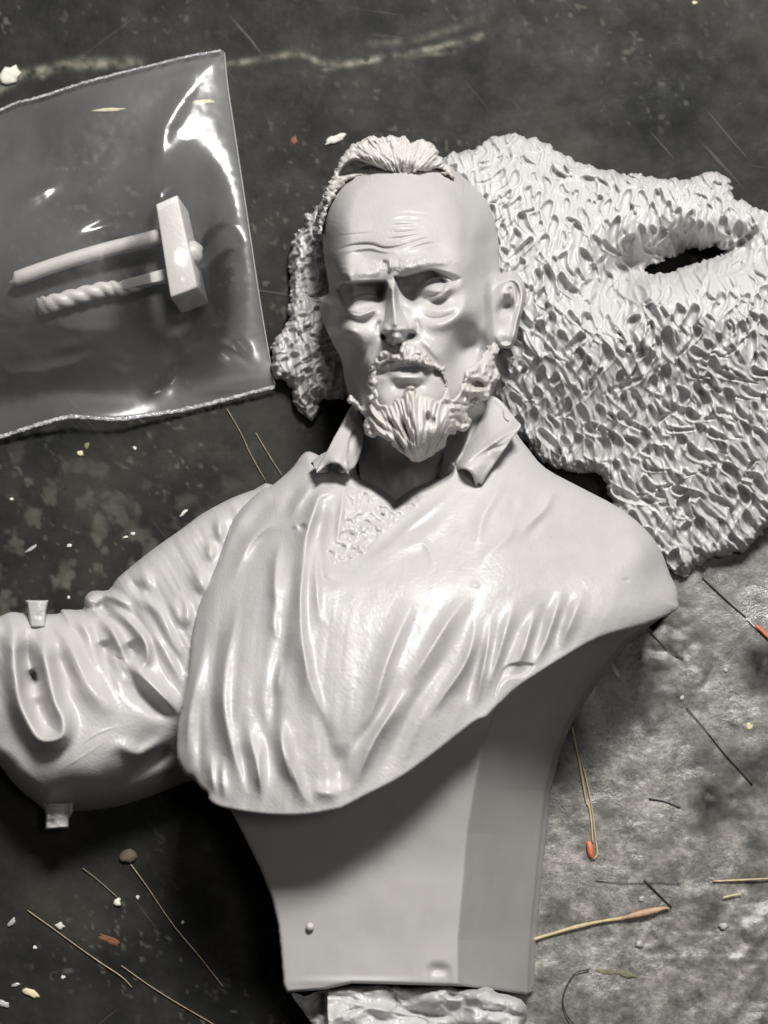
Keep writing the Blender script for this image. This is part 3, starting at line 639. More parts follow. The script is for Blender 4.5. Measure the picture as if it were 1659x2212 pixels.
    e = sst(sdf(X, Y, catmull(ear, 4, True))/20)
    h.Z = h.Z*(1-e)+e*(312-.7*(X-1085))
    r(K1([(1310, 985), (1345, 962), (1390, 985), (1420, 1060), (1422, 1140)])+K2([(1400, 230), (1380, 320), (1350, 400), (1335, 430)]), 8, 14, 10, taper=(.4, .4))
    r(K1([(1300, 1110), (1320, 1050), (1360, 1040), (1375, 1100)])+K2([(1370, 180), (1350, 260)]), 6, 9, 6)
    h.blob(*K2([(1320, 175)])[0], 12, 13, -40, .5); h.blob(*K2([(1280, 205)])[0], 7, 9, -20); r(K1([(1310, 1010), (1370, 1020), (1395, 1090), (1390, 1170)]), 4, -14)
    h.blob(*K1([(1322, 1085)])[0], 7, 6, 12); h.blob(*K2([(1320, 360)])[0], 16, 16, 14)
    # left ear, almost hidden
    r(K1([(118, 1130), (112, 1190), (130, 1290)]), 7, 8)
    # ---- neck tendons
    r([(800, 930), (830, 1000), (850, 1080)], 12, 10); r([(1010, 930), (960, 1010), (900, 1080)], 12, 10); h.blob(880, 1030, 14, 22, 10)
    # rounded outline; tight above the neck, broad over the skull
    f = sst((900-Y)/60)
    R = 62+0*X; R = R*(1-sst((X-1050)/40)*sst((Y-570)/50))+9*sst((X-1050)/40)*sst((Y-570)/50)
    ezero = np.where((X > 1000), 215, np.where(X < 800, 195, 235))
    t = np.clip(h.D/R, 0, 1); g = (1-(1-t)**2)**.5
    h.Z = np.where(f > 0, (ezero+(h.Z-ezero)*g)*f+h.Z*(1-f), h.Z)
    h.Z += .7*fbm(X, Y, 30, 4, 5)
    h.build('head', RESIN, bust, skirt=((4, -22), (14, -60), (34, -120)), floor=60)
    return h
HEADH = build_head()

# ---- beard, moustache and whiskers
def build_beard():
    out = KG([(140, 560), (175, 535), (215, 575), (245, 620), (290, 575), (298, 500), (302, 400), (325, 320), (375, 220), (445, 150), (500, 175), (550, 190), (572, 140), (600, 90), (650, 110), (705, 130), (745, 180), (800, 195), (850, 260), (935, 300), (925, 340), (962, 440), (985, 540), (1010, 570), (1060, 470), (1100, 380), (1120, 320), (1200, 270),
              (1250, 200), (1300, 100), (1345, 0), (1375, 20), (1380, 160), (1345, 220), (1340, 260), (1375, 320), (1385, 400), (1330, 440), (1315, 500), (1290, 560), (1205, 590), (1190, 630), (1130, 645), (1120, 680), (1150, 740), (1140, 800), (1100, 830), (1035, 815), (1030, 855), (965, 860), (945, 950), (870, 990), (790, 1055), (700, 1075), (640, 1050), (560, 985), (480, 905), (390, 862), (340, 877), (290, 840), (270, 770), (300, 700), (250, 670), (215, 620), (180, 612), (140, 590)])
    hole = KG([(440, 280), (490, 262), (545, 258), (600, 272), (700, 268), (760, 280), (825, 304), (905, 340), (940, 440), (915, 550), (870, 570), (820, 548), (740, 520), (700, 530), (685, 470), (640, 450), (605, 490), (590, 550), (540, 560), (500, 610), (440, 600), (400, 570), (385, 490), (385, 385), (405, 305)])
    h = HF(out, 1.5, 3.5, 9, holes=[hole], n=3); X, Y = h.X, h.Y
    base = rbf(X, Y, [(*KG([(a, b)])[0], z) for a, b, z in [(160, 575, 380), (260, 640, 400), (330, 560, 440), (330, 400, 452), (400, 220, 485), (500, 190, 505), (640, 160, 520), (780, 230, 505), (900, 300, 466), (980, 560, 452), (965, 440, 455), (330, 760, 440), (420, 700, 475), (560, 650, 500), (660, 560, 512), (800, 640, 508), (920, 680, 480),
        (500, 850, 480), (700, 850, 520), (860, 850, 480), (720, 1000, 480), (720, 1060, 430), (900, 930, 420), (1000, 800, 430), (1100, 760, 400), (1040, 620, 440), (1100, 480, 425), (1180, 400, 410), (1250, 520, 380), (1320, 380, 350), (1300, 200, 345), (1350, 50, 305), (1150, 620, 390), (290, 820, 420)]], 18)
    h.Z = base+5
    # locks: radiate from the chin, gather at the tip
    cx, cy = KG([(735, 1190)])[0]
    ang = np.arctan2(X-cx, cy-Y); rad = np.hypot(X-cx, Y-cy)
    front = sst(sdf(X, Y, catmull(KG([(300, 600), (450, 600), (640, 480), (900, 560), (980, 700), (960, 900), (740, 1090), (480, 920), (330, 820)]), 4, True))/12)
    lock = fbm(ang*230, rad*.10, 26, 2, 1); fine = fbm(ang*300+4*fbm(X, Y, 20, 2), rad*.16, 8, 2, 4)
    h.Z += front*(19*lock+7*fine)
    rough = 1-front
    nz = np.abs(fbm(X+.4*Y, Y-.3*X, 27, 2, 2)); h.Z += rough*(24*nz+5*fbm(X*1.2, Y*.6, 8, 2, 5)-6)
    for q, w, a in [([(375, 720), (430, 790), (500, 860)], 4.5, -26), ([(455, 700), (510, 780), (540, 840)], 5, -22), ([(580, 690), (610, 790), (650, 880), (690, 950)], 6.5, -30), ([(640, 640), (660, 760), (690, 850)], 3, -10), ([(795, 650), (800, 740), (785, 820)], 7, -26), ([(850, 700), (840, 800)], 4, -14), ([(340, 700), (380, 800), (470, 880)], 4, 12), ([(540, 620), (560, 760), (640, 900), (700, 1000)], 5, 14), ([(650, 500), (665, 640), (700, 800), (720, 930)], 8, 16),
                    ([(740, 560), (750, 700), (740, 860), (740, 960)], 7, 12), ([(880, 620), (880, 740), (840, 880), (780, 980)], 6, 12), ([(430, 640), (490, 760), (560, 870), (650, 990)], 5, 12)]:
        h.stroke(KG(q), w, a)
    h.blob(*KG([(1205, 440)])[0], 14, 8, -46, .25); h.stroke(KG([(1140, 410), (1200, 380), (1280, 420), (1300, 460)]), 6, 12); h.stroke(KG([(1150, 470), (1220, 500), (1290, 480)]), 6, 12)
    for x, y in [(160, 580), (215, 600), (240, 650), (300, 800), (330, 850), (1110, 700), (1060, 800), (1120, 780), (1000, 640), (1340, 380), (1280, 540), (1170, 620)]:
        c = KG([(x, y)])[0]; h.blob(c[0], c[1], 6, 6, 9, 0, 1.5)
    t = np.clip(h.D/9, 0, 1); g = (1-(1-t)**2)**.5
    h.Z -= 20*(1-g)
    h.build('beard', HAIR, bust, skirt=((1.5, -9), (5, -26), (12, -50)))
build_beard()

# ---- strip of hair over the crown
def build_crest():
    out = K1([(95, 700), (100, 600), (135, 500), (120, 460), (150, 380), (180, 330), (215, 240), (262, 170), (290, 130), (340, 100), (380, 85), (430, 62), (500, 68), (550, 55), (600, 66), (655, 62), (690, 105), (720, 90), (760, 82), (800, 90), (830, 110), (860, 150), (890, 195), (915, 235), (960, 290), (980, 340), (900, 300), (840, 275), (790, 290), (700, 300), (640, 318), (590, 305), (545, 302), (470, 300), (400, 312), (330, 325), (270, 370), (190, 460), (140, 560), (112, 700)])
    h = HF(out, 1.5, 5, 8, n=3); X, Y = h.X, h.Y
    h.Z = rbf(X, Y, [(*K1([(a, b)])[0], z) for a, b, z in [(110, 640, 300), (140, 500, 320), (180, 380, 330), (260, 250, 345), (300, 340, 340), (350, 150, 360), (450, 100, 360), (600, 90, 350), (780, 110, 345), (880, 220, 340), (960, 310, 345), (620, 200, 388), (620, 300, 368), (760, 240, 378), (500, 220, 388), (480, 290, 362), (400, 180, 380), (800, 285, 355), (900, 290, 340)]], 14)
    cx, cy = K1([(640, 380)])[0]; ang = np.arctan2(X-cx, cy-Y); rad = np.hypot(X-cx, Y-cy)
    fan = sst((X-K1([(300, 0)])[0][0])/25)
    h.Z += fan*(12*fbm(ang*200+.25*rad, rad*.2, 22, 2, 2)+7*fbm(ang*200, rad*.5, 9, 2, 3))+(1-fan)*(9*np.abs(fbm(X, Y, 20, 2, 6))-2)
    h.Z += 16*np.abs(fbm(X, Y, 15, 2, 7))*sst((K1([(0, 150)])[0][1]-Y)/20)
    h.plate(K1([(245, 250), (320, 200), (400, 218), (480, 255), (548, 302), (450, 312), (340, 315), (250, 330), (215, 320)]), -58, 9)
    h.stroke(K1([(340, 275), (380, 250), (430, 255), (450, 285)]), 3.5, 14); h.blob(*K1([(400, 282)])[0], 9, 5, -12)
    h.plate(K1([(830, 275), (870, 262), (930, 290), (900, 300)]), -18, 4)
    t = np.clip(h.D/8, 0, 1); h.Z -= 18*(1-(1-(1-t)**2)**.5)
    h.build('hair_crest', HAIR, bust, skirt=((2, -16), (8, -50), (20, -110)))
build_crest()

# ---- collar
def build_collar():
    h = HF(KH([(450, 90), (510, 110), (525, 180), (520, 300), (500, 390), (470, 455), (435, 480), (430, 505), (400, 470), (365, 437), (310, 435), (270, 465), (228, 495), (250, 430), (300, 350), (340, 270), (395, 180)]), 1.5, n=3)
    X, Y = h.X, h.Y
    h.Z = rbf(X, Y, [(*KH([(a, b)])[0], z) for a, b, z in [(460, 100, 300), (400, 200, 320), (340, 300, 360), (270, 440, 392), (340, 420, 412), (420, 480, 400), (400, 350, 385), (450, 250, 330), (500, 350, 330), (510, 200, 290)]], 15)
    h.stroke(KH([(430, 400), (440, 300), (470, 220), (500, 210)]), 3, -16, 6); h.stroke(KH([(415, 395), (418, 440), (428, 490)]), 4, 7); h.stroke(KH([(455, 270), (495, 250), (500, 330), (470, 400)]), 4, -6)
    t = np.clip(h.D/6, 0, 1); h.Z -= 8*(1-(1-(1-t)**2)**.5)
    h.build('collar_flap', RESIN, bust, skirt=((1, -7), (3, -10), (14, -16), (26, -60)))
    h = HF(KH([(1240, -40), (1310, 5), (1360, 30), (1400, 68), (1440, 120), (1480, 170), (1503, 205), (1440, 290), (1380, 380), (1330, 450), (1290, 510), (1262, 560), (1235, 558), (1222, 578), (1208, 530), (1190, 495), (1150, 470), (1105, 475), (1075, 512), (1040, 560), (1000, 560), (1020, 400), (1040, 250), (1150, 60)]), 1.5, n=3)
    X, Y = h.X, h.Y
    h.Z = rbf(X, Y, [(*KH([(a, b)])[0], z) for a, b, z in [(1260, 0, 300), (1180, 150, 262), (1060, 350, 262), (1050, 480, 300), (1120, 380, 330), (1300, 200, 350), (1380, 100, 320), (1440, 180, 340), (1490, 205, 365), (1350, 290, 392), (1200, 400, 400), (1130, 470, 402), (1220, 520, 412), (1330, 420, 388), (1100, 520, 345), (1250, 300, 372), (1270, 540, 400)]], 12)
    h.stroke(KH([(1500, 205), (1400, 260), (1300, 330), (1180, 410), (1130, 455)]), 5, 8, 9, taper=(.4, .4)); h.plate(KH([(1395, 100), (1440, 140), (1430, 175), (1395, 150)]), 7, 3)
    h.stroke(KH([(1490, 225), (1400, 320), (1310, 350), (1290, 420)]), 5, -5); h.blob(*KH([(1255, 440)])[0], 10, 8, 3)
    t = np.clip(h.D/6, 0, 1); h.Z -= 8*(1-(1-(1-t)**2)**.5)
    h.build('collar_flap', RESIN, bust, skirt=((1, -7), (3, -10), (14, -16), (26, -70)))
build_collar()

# ================================================================== FUR CLOAK
cloak = thing('fur_cloak', 'pale grey resin cloak piece sculpted all over with shaggy fur, lying behind the bust', 'cloak', P(1300, 700, 0))
def build_cloak():
    out = [(930, 380), (962, 342), (990, 326), (1040, 315), (1065, 298), (1100, 290), (1140, 297), (1185, 312), (1240, 345), (1300, 362), (1380, 378), (1440, 387), (1490, 386), (1520, 374), (1558, 378), (1580, 400), (1592, 428), (1640, 455), (1690, 475), (1760, 520), (1790, 700), (1780, 900), (1740, 1060), (1680, 1110),
           (1651, 1142), (1633, 1169), (1607, 1190), (1567, 1199), (1537, 1208), (1506, 1221), (1475, 1245), (1454, 1234), (1400, 1190), (1345, 1130), (1312, 1068), (1305, 1030), (1278, 1020), (1239, 1015), (1204, 1012), (1170, 995), (1140, 960), (1100, 920), (1060, 900), (980, 880), (820, 860),
           (727, 862), (691, 866), (684, 895), (674, 911), (650, 890), (630, 857), (617, 826), (594, 812), (584, 762), (598, 729), (622, 692), (620, 664), (629, 643), (626, 596), (624, 548), (635, 512), (658, 488), (663, 466), (692, 442), (740, 400), (850, 360)]
    hole = [(1392, 582), (1423, 592), (1470, 580), (1510, 565), (1556, 552), (1575, 540), (1540, 532), (1490, 540), (1440, 558)]
    h = HF(out, 2.0, 9, 15, holes=[hole], n=3); X, Y = h.X, h.Y
    cp = [(1000, 360, 150), (1100, 310, 120), (1130, 380, 185), (1110, 480, 200), (1250, 400, 150), (1270, 480, 205), (1400, 440, 185), (1500, 430, 180), (1560, 400, 140), (1620, 480, 170), (1700, 520, 150), (1400, 520, 165), (1500, 495, 160), (1560, 510, 150), (1440, 545, 95), (1500, 530, 85), (1380, 575, 100), (1330, 610, 130), (1310, 560, 165), (1600, 535, 130),
          (1400, 612, 235), (1480, 600, 235), (1560, 580, 225), (1660, 570, 225), (1230, 600, 225), (1140, 600, 200), (1250, 690, 240), (1400, 690, 285), (1600, 670, 285), (1150, 790, 165), (1300, 810, 210), (1450, 830, 225), (1650, 820, 230), (1180, 930, 90), (1300, 950, 125), (1450, 960, 165), (1620, 960, 170),
          (1380, 1060, 100), (1500, 1080, 115), (1620, 1080, 110), (1480, 1180, 65), (1560, 1170, 65), (640, 560, 80), (690, 560, 125), (650, 640, 90), (700, 680, 120), (620, 760, 75), (680, 780, 100), (640, 830, 60), (700, 850, 70), (720, 450, 140), (850, 600, 130), (950, 800, 90), (1080, 880, 90)]
    h.Z = rbf(X, Y, cp, 35)
    h.stroke([(1390, 580), (1450, 562), (1520, 545), (1600, 545)], 22, -22)
    smooth = np.exp(-((X-1440)/90)**2-((Y-545)/26)**2)
    # scooped locks
    G = lambda x, y, cx, cy, rx, ry: math.exp(-((x-cx)/rx)**2-((y-cy)/ry)**2)
    A = lambda x, y: -.12+.16*math.sin(x/120+1+y/90)-.28*sst(np.array((y-700)/300))*(x > 900)-1.0*G(x, y, 1230, 350, 110, 36)+.75*G(x, y, 1090, 400, 60, 70)+.3*G(x, y, 1180, 560, 90, 120)-.15*G(x, y, 1620, 900, 120, 240)+(.5 if x < 760 else 0)
    pts = []; cellsz = 10; grid = {}
    rs = np.random.RandomState(3)
    for _ in range(26000):
        x = rs.uniform(575, 1700); y = rs.uniform(290, 1240)
        if 760 < x < 1040 and 420 < y < 900: continue
        rad = (29 if x > 760 else 21)*rs.uniform(.75, 1.15)
        rad *= 1.1 if y > 640 else 1.0
        gi, gj = int(x/40), int(y/40); ok = True
        for a in (-1, 0, 1):
            for b in (-1, 0, 1):
                for (u, v) in grid.get((gi+a, gj+b), ()):
                    if ((u-x)*1.12)**2+((v-y)*.72)**2 < rad*rad: ok = False; break
                if not ok: break
            if not ok: break
        if ok: grid.setdefault((gi, gj), []).append((x, y)); pts.append((x, y))
    DEP = np.zeros_like(X); RIM = np.zeros_like(X)
    for (x, y) in pts:
        sm = math.exp(-((x-1440)/90)**2-((y-545)/26)**2)
        if rs.rand() < sm*1.3: continue
        w = rs.uniform(9.5, 21)*(1 if y > 480 else .8)*(1 if x > 760 else .72); L = w*rs.uniform(2.9, 4.6); dp = w*rs.uniform(.9, 1.5)*(1-.6*sm); th = A(x, y)+rs.normal(0, .22)
        if x < 760: L *= .8; dp *= .75
        bend = rs.normal(0, .5)/L; wob = rs.uniform(.1, .6); ph = rs.uniform(0, 6.28)
        sl = h.win([(x, y)], L+10); U = h.X[sl]-x; V = h.Y[sl]-y
        if U.size == 0: continue
        c, s_ = math.cos(th), math.sin(th)
        v = (U*c+V*s_); u = (-U*s_+V*c)        # u runs down the lock
        v = v-bend*u*u-w*wob*np.sin(u/L*5.2+ph)+w*wob*math.sin(ph)
        t = u/L
        tt = np.clip((t+.10)/1.1, 0, 1); wd = w*np.clip(1.62*tt**.5*(1-tt)**.72, 1e-3, 1)
        q = np.abs(v)/wd
        dd = dp*sst((t+.12)/.32)*(1-np.clip(t, 0, 1)**1.1)*1.1*np.clip(1-q**2, 0, 1)**.8*(t > -.10)*(t < 1)
        DEP[sl] = np.where((q < 1) & (t > -.1) & (t < 1), np.maximum(dd, DEP[sl]*.35), DEP[sl]); RIM[sl] = np.where((q < .8) & (t > -.1) & (t < 1), RIM[sl]*.3, RIM[sl])
        rim = 6*np.exp(-((np.abs(v)-wd-2.5)/3.2)**2)*np.clip(1-np.abs(t-.3)/.7, 0, 1)
        RIM[sl] = np.maximum(RIM[sl], rim)
    us = X+.22*(Y-700)*0-.35*np.clip(Y-700, 0, 1000)+26*np.sin(Y/75+X/210); vs = Y
    h.Z += RIM*(1-DEP/40)-DEP+ (1-.7*smooth)*(3.0*fbm(us, vs*.2, 7, 2, 4)+7*fbm(us, vs*.35, 20, 2, 2))
    lf = sst((770-X)/20)+sst((Y*0+1060-X)/40)*sst((380-Y)/20); h.Z += np.clip(lf, 0, 1)*(14*np.abs(fbm(X, Y*.6, 40, 2, 6))-4)
    # loose wisps crossing the scoops
    for _ in range(700):
        x = rs.uniform(1030, 1700); y = rs.uniform(300, 1230)
        if rs.rand() < .16: x = rs.uniform(590, 760); y = rs.uniform(450, 900)
        if rs.rand() < math.exp(-((x-1440)/90)**2-((y-545)/26)**2): continue
        th = A(x, y)+rs.normal(0, .3); L = rs.uniform(26, 60); b = rs.normal(0, 9); dx, dy = -math.sin(th), math.cos(th)
        h.stroke([(x, y), (x+dx*L*.5+dy*b, y+dy*L*.5-dx*b), (x+dx*L, y+dy*L)], rs.uniform(2.4, 4.4), rs.uniform(5, 11)*rs.choice([1, 1, -.6]), n=3)
    t = np.clip(h.D/26, 0, 1); h.Z -= 46*(1-(1-(1-t)**2)**.5)
    h.Z = np.maximum(h.Z, 14)
    h.build('furry_hide', FUR, cloak, skirt=((2, -16), (8, -60), (16, -140)), floor=2)
build_cloak()

# ================================================================== BAG and what lies in it
def boxy(name, quads_top, zt, shift, zb, mat_, parent, bev=3):
    """block from four drawing corners at height zt and the far corners shifted"""
    a = np.array(quads_top, float); b = a+np.array(shift)
    V = np.vstack([P(a[:, 0], a[:, 1], zt), P(b[:, 0], b[:, 1], zb)])
    o = rawmesh(name, V, np.array([[0, 1, 2, 3], [7, 6, 5, 4], [0, 4, 5, 1], [1, 5, 6, 2], [2, 6, 7, 3], [3, 7, 4, 0]]), mat_, parent, True)
    import bmesh
    bm = bmesh.new(); bm.from_mesh(o.data); bmesh.ops.recalc_face_normals(bm, faces=bm.faces)
    bmesh.ops.bevel(bm, geom=list(bm.edges), offset=bev*S, segments=3, profile=.6, affect='EDGES', clamp_overlap=True)
    bm.to_mesh(o.data); bm.free(); return o
ham = thing('toy_hammer', 'small square-headed grey resin hammer with a round handle, inside the clear bag', 'hammer', P(340, 560, 4))
boxy('hammer_head', K5([(797, 915), (908, 866), (1012, 1340), (872, 1392)]), 96, (24, 36), 16, HAIR, ham, 4)
tube('handle', [(28, 602, 34, .35), (32, 602, 34, .8), (42, 600, 34, 1.0), (120, 572, 38, .98), (220, 542, 42, .98), (300, 522, 46, .98), (352, 508, 50, .98)], 16.5, HAIR, ham, 20, 5)
tube('handle_end', [(395, 552, 60, 1), (415, 547, 60, 1), (428, 545, 60, .9), (436, 543, 60, .55), (438, 543, 60, .1)], 27, HAIR, ham, 18, 4)
def build_twist():
    sp = thing('twisted_spike', 'small grey resin spike with a twisted shaft and flat tang, beside the hammer handle', 'spike', P(220, 640, 4))
    pts = K5([(190, 1442), (260, 1425), (400, 1385), (540, 1350), (640, 1345), (760, 1310), (850, 1300)])
    c = catmull([(x, y, 0) for x, y in pts], 14); m = len(c); sides = 28; V = []
    for i in range(m):
        t = i/(m-1); w = P(c[i, 0], c[i, 1], 24); w2 = P(c[min(i+1, m-1), 0], c[min(i+1, m-1), 1], 24); w1 = P(c[max(i-1, 0), 0], c[max(i-1, 0), 1], 24)
        d = Vector(w2-w1).normalized(); sd = d.cross(Vector((0, 0, 1))).normalized(); u = sd.cross(d)
        R = 17*min(1, (t/.07)**.5+.35)*(1-.35*t)
        for k in range(sides):
            a = 2*math.pi*k/sides; rr = R*(1+.40*abs(math.cos(a*1.0+t*34))**.7*(1-sst(np.array((t-.78)/.1)))-.12)
            V.append(Vector(w)+sd*(rr*S*math.cos(a))+u*(rr*S*.9*math.sin(a)))
    Q = [[i*sides+k, i*sides+(k+1) % sides, (i+1)*sides+(k+1) % sides, (i+1)*sides+k] for i in range(m-1) for k in range(sides)]
    b = len(V); V.append(sum((V[k] for k in range(sides)), Vector())/sides)
    for k in range(0, sides, 2): Q.append([b, (k+2) % sides, k+1, k])
    rawmesh('twisted_shaft', np.array([tuple(v) for v in V]), np.array(Q), HAIR, sp)
    boxy('tang', K5([(624, 1305), (770, 1258), (850, 1243), (860, 1310), (800, 1335), (632, 1352)]) [0:1]+K5([(850, 1243), (862, 1300), (632, 1352)]), 38, (3, 6), 12, HAIR, sp, 2)
build_twist()

def build_bag():
    out = [(-260, 330)]+K5([(0, 432), (60, 405), (200, 365), (400, 300), (600, 245), (800, 195), (950, 160), (1060, 135), (1130, 125), (1155, 140), (1150, 175), (1165, 300), (1210, 600), (1270, 1000), (1330, 1400), (1370, 1640), (1395, 1800), (1412, 1825), (1405, 1850), (1300, 1880), (1150, 1920), (950, 1968), (800, 1992), (600, 2018), (450, 2010), (350, 2008), (200, 2045), (0, 2108)])+[(-260, 1020), (-300, 700)]
    m, nt, b = mat('clear_film'); L = nt.links.new; nt.nodes.remove(b)
    out_n = [n for n in nt.nodes if n.type == 'OUTPUT_MATERIAL'][0]
    geo = nd(nt, 'ShaderNodeNewGeometry').outputs['Position']
    tr = nd(nt, 'ShaderNodeBsdfTransparent'); tr.inputs[0].default_value = (.96, .96, .965, 1)
    gl = nd(nt, 'ShaderNodeBsdfAnisotropic') if False else nd(nt, 'ShaderNodeBsdfGlossy'); gl.inputs['Roughness'].default_value = .15; gl.inputs[0].default_value = (1, 1, 1, 1)
    df = nd(nt, 'ShaderNodeBsdfDiffuse'); df.inputs[0].default_value = (.55, .55, .56, 1)
    bp = nd(nt, 'ShaderNodeBump'); bp.inputs['Strength'].default_value = .25; bp.inputs['Distance'].default_value = .001; L(noise(nt, geo, 60, 3), bp.inputs['Height']); L(bp.outputs[0], gl.inputs['Normal'])
    g2_ = nd(nt, 'ShaderNodeBsdfGlossy'); g2_.inputs['Roughness'].default_value = .42; mg = nd(nt, 'ShaderNodeMixShader'); mg.inputs[0].default_value = .35; L(gl.outputs[0], mg.inputs[1]); L(g2_.outputs[0], mg.inputs[2])
    fr = nd(nt, 'ShaderNodeFresnel'); fr.inputs[0].default_value = 1.5
    ma = nd(nt, 'ShaderNodeMath', operation='MULTIPLY'); L(fr.outputs[0], ma.inputs[0]); ma.inputs[1].default_value = .85; ma.use_clamp = True
    hz = ramp(nt, noise(nt, geo, 26, 3), [(.35, (.02,)*3), (.7, (.075,)*3)])
    m1 = nd(nt, 'ShaderNodeMixShader'); L(hz, m1.inputs[0]); L(tr.outputs[0], m1.inputs[1]); L(df.outputs[0], m1.inputs[2])
    m2 = nd(nt, 'ShaderNodeMixShader'); L(ma.outputs[0], m2.inputs[0]); L(m1.outputs[0], m2.inputs[1]); L(mg.outputs[0], m2.inputs[2]); L(m2.outputs[0], out_n.inputs[0])
    bag = thing('plastic_bag', 'clear plastic zip bag holding a small hammer and a spike, at the upper left', 'bag', P(200, 550, 0))
    h = HF(out, 4.0, 1.2, 10, n=3); X, Y = h.X, h.Y
    h.Z = 15+9*fbm(X, Y, 190, 2, 1)+0*X
    lump = 0
    for (x, y, rx, ry, a) in [(394, 556, 98, 168, 90), (170, 590, 300, 170, 58)]:
        h.blob(x, y, rx, ry, a*(1.12 if a > 70 else 1), 0, 1.4 if a > 70 else 1.2)
    h.Z += 1.4*np.abs(fbm(X+.5*Y, Y-.3*X, 70, 2, 3))+.8*np.abs(fbm(X, Y, 34, 2, 6))
    for q, w, a in [([(478, 118), (430, 160), (380, 230), (350, 300), (345, 420)], 26, 10), ([(470, 130), (400, 160), (300, 190)], 16, 8), ([(400, 760), (380, 830), (370, 880)], 26, -10), ([(560, 790), (520, 740), (470, 700)], 12, 10), ([(440, 470), (490, 480), (540, 505)], 14, -16), ([(440, 500), (490, 512), (545, 532)], 11, 16), ([(0, 470), (60, 430), (150, 380)], 20, 8), ([(0, 800), (120, 760), (240, 720)], 22, 8),
                    ([(300, 880), (350, 800), (360, 740)], 20, 9), ([(160, 420), (260, 460), (330, 420)], 18, 7), ([(590, 820), (500, 830), (420, 850)], 14, 9), ([(330, 440), (350, 410), (375, 380)], 10, 12), ([(150, 520), (260, 480), (330, 470)], 14, -8)]:
        h.stroke(q, w, a)
    t = np.clip(h.D/110, 0, 1); z0 = 9+26*np.exp(-((X-180)/160)**2-((Y-905)/60)**2)+8*np.exp(-((X-560)/90)**2-((Y-830)/60)**2)
    h.Z = z0+(h.Z-z0)*sst(t)
    h.Z = np.maximum(h.Z, 6)
    top = h.build('top_film', m, bag, skirt=())
    g = HF(out, 12.0, n=3); g.Z = 3+0*g.X; g.build('under_film', m, bag, skirt=())
    # crimped seals
    seal, nt2, b2 = mat('crimped_seal'); b2.inputs['Base Color'].default_value = (.62, .63, .65, 1); b2.inputs['Roughness'].default_value = .2; b2.inputs['Alpha'].default_value = .55; b2.inputs['Coat Weight'].default_value = .6
    g2 = nd(nt2, 'ShaderNodeNewGeometry').outputs['Position']; bb = nd(nt2, 'ShaderNodeBump'); bb.inputs['Strength'].default_value = 1; bb.inputs['Distance'].default_value = .0008; nt2.links.new(noise(nt2, g2, 1400, 3), bb.inputs['Height']); nt2.links.new(bb.outputs[0], b2.inputs['Normal'])
    nt2.links.new(ramp(nt2, noise(nt2, g2, 900, 3), [(.4, (.25,)*3), (.6, (.85,)*3)]), b2.inputs['Alpha'])
    def seam(pts, w, wid):
        c = catmull(pts, 14); rs = np.random.RandomState(5)
        q = np.array([(x, y+rs.normal(0, .5), float(h.at(x, min(max(y, -1e9), 1e9)))+4+rs.normal(0, .4), wid*(.8+.4*rs.rand())) for x, y in c])
        q[:, 2] = np.clip(q[:, 2], 6, 60)
        tube('crimped_edge', q, w, seal, bag, 6, 1, .45)
    seam([(-200, 365)]+K5([(0, 434), (200, 368), (400, 303), (600, 248), (800, 198), (950, 162), (1130, 128)]), 3.0, 1)
    seam([(-200, 1000)]+K5([(0, 2106), (200, 2044), (350, 2006), (450, 2008), (600, 2016), (800, 1990), (950, 1966), (1150, 1918), (1300, 1878), (1405, 1850)]), 4.6, 1)
    edge_m, nt3, b3 = mat('film_fold'); b3.inputs['Base Color'].default_value = (.6, .62, .63, 1); b3.inputs['Alpha'].default_value = .45; b3.inputs['Roughness'].default_value = .25
    c = K5([(1150, 140), (1165, 300), (1210, 600), (1270, 1000), (1330, 1400), (1370, 1640), (1408, 1840)])
    tube('folded_edge', [(x, y, max(8, float(h.at(x-3, y)))) for x, y in c], 1.3, edge_m, bag, 5, 6)
build_bag()

# ================================================================== litter on the table
M_wood = flatmat('pale_straw', (.48, .40, .24), .6); M_tip = flatmat('orange_wax', (.62, .17, .08), .5)
M_chip = flatmat('white_chip', (.62, .60, .54), .6); M_yel = flatmat('cream_chip', (.60, .55, .36), .6); M_brn = flatmat('brown_crumb', (.11, .09, .065), .8)
M_hair = flatmat('tan_hair', (.34, .27, .18), .4, .3); M_dark = flatmat('dark_hair', (.035, .03, .027), .5); M_red = flatmat('rust_fleck', (.17, .06, .03), .7); M_green = flatmat('green_fluff', (.16, .16, .095), .8); M_cl = flatmat('clear_drop', (.40, .40, .38), .15)
def rod(name, label, cat, pts, r, m, z=4, group=None, tip=None, n=5):
    q = [(p[0], p[1], z+1.5+(p[2] if len(p) > 2 else 0), (p[3] if len(p) > 3 else 1)*random.uniform(.7, 1.3)) for p in pts]
    loc = P(*q[0][:3]); loc[2] = 0
    o = thing(name, label, cat, loc, group)
    tube(name.split('_')[-1]+'_shaft', q, r, m, o, 6, n)
    if tip: tube('tip', tip[0], tip[1], tip[2], o, 8, 4)
    return o
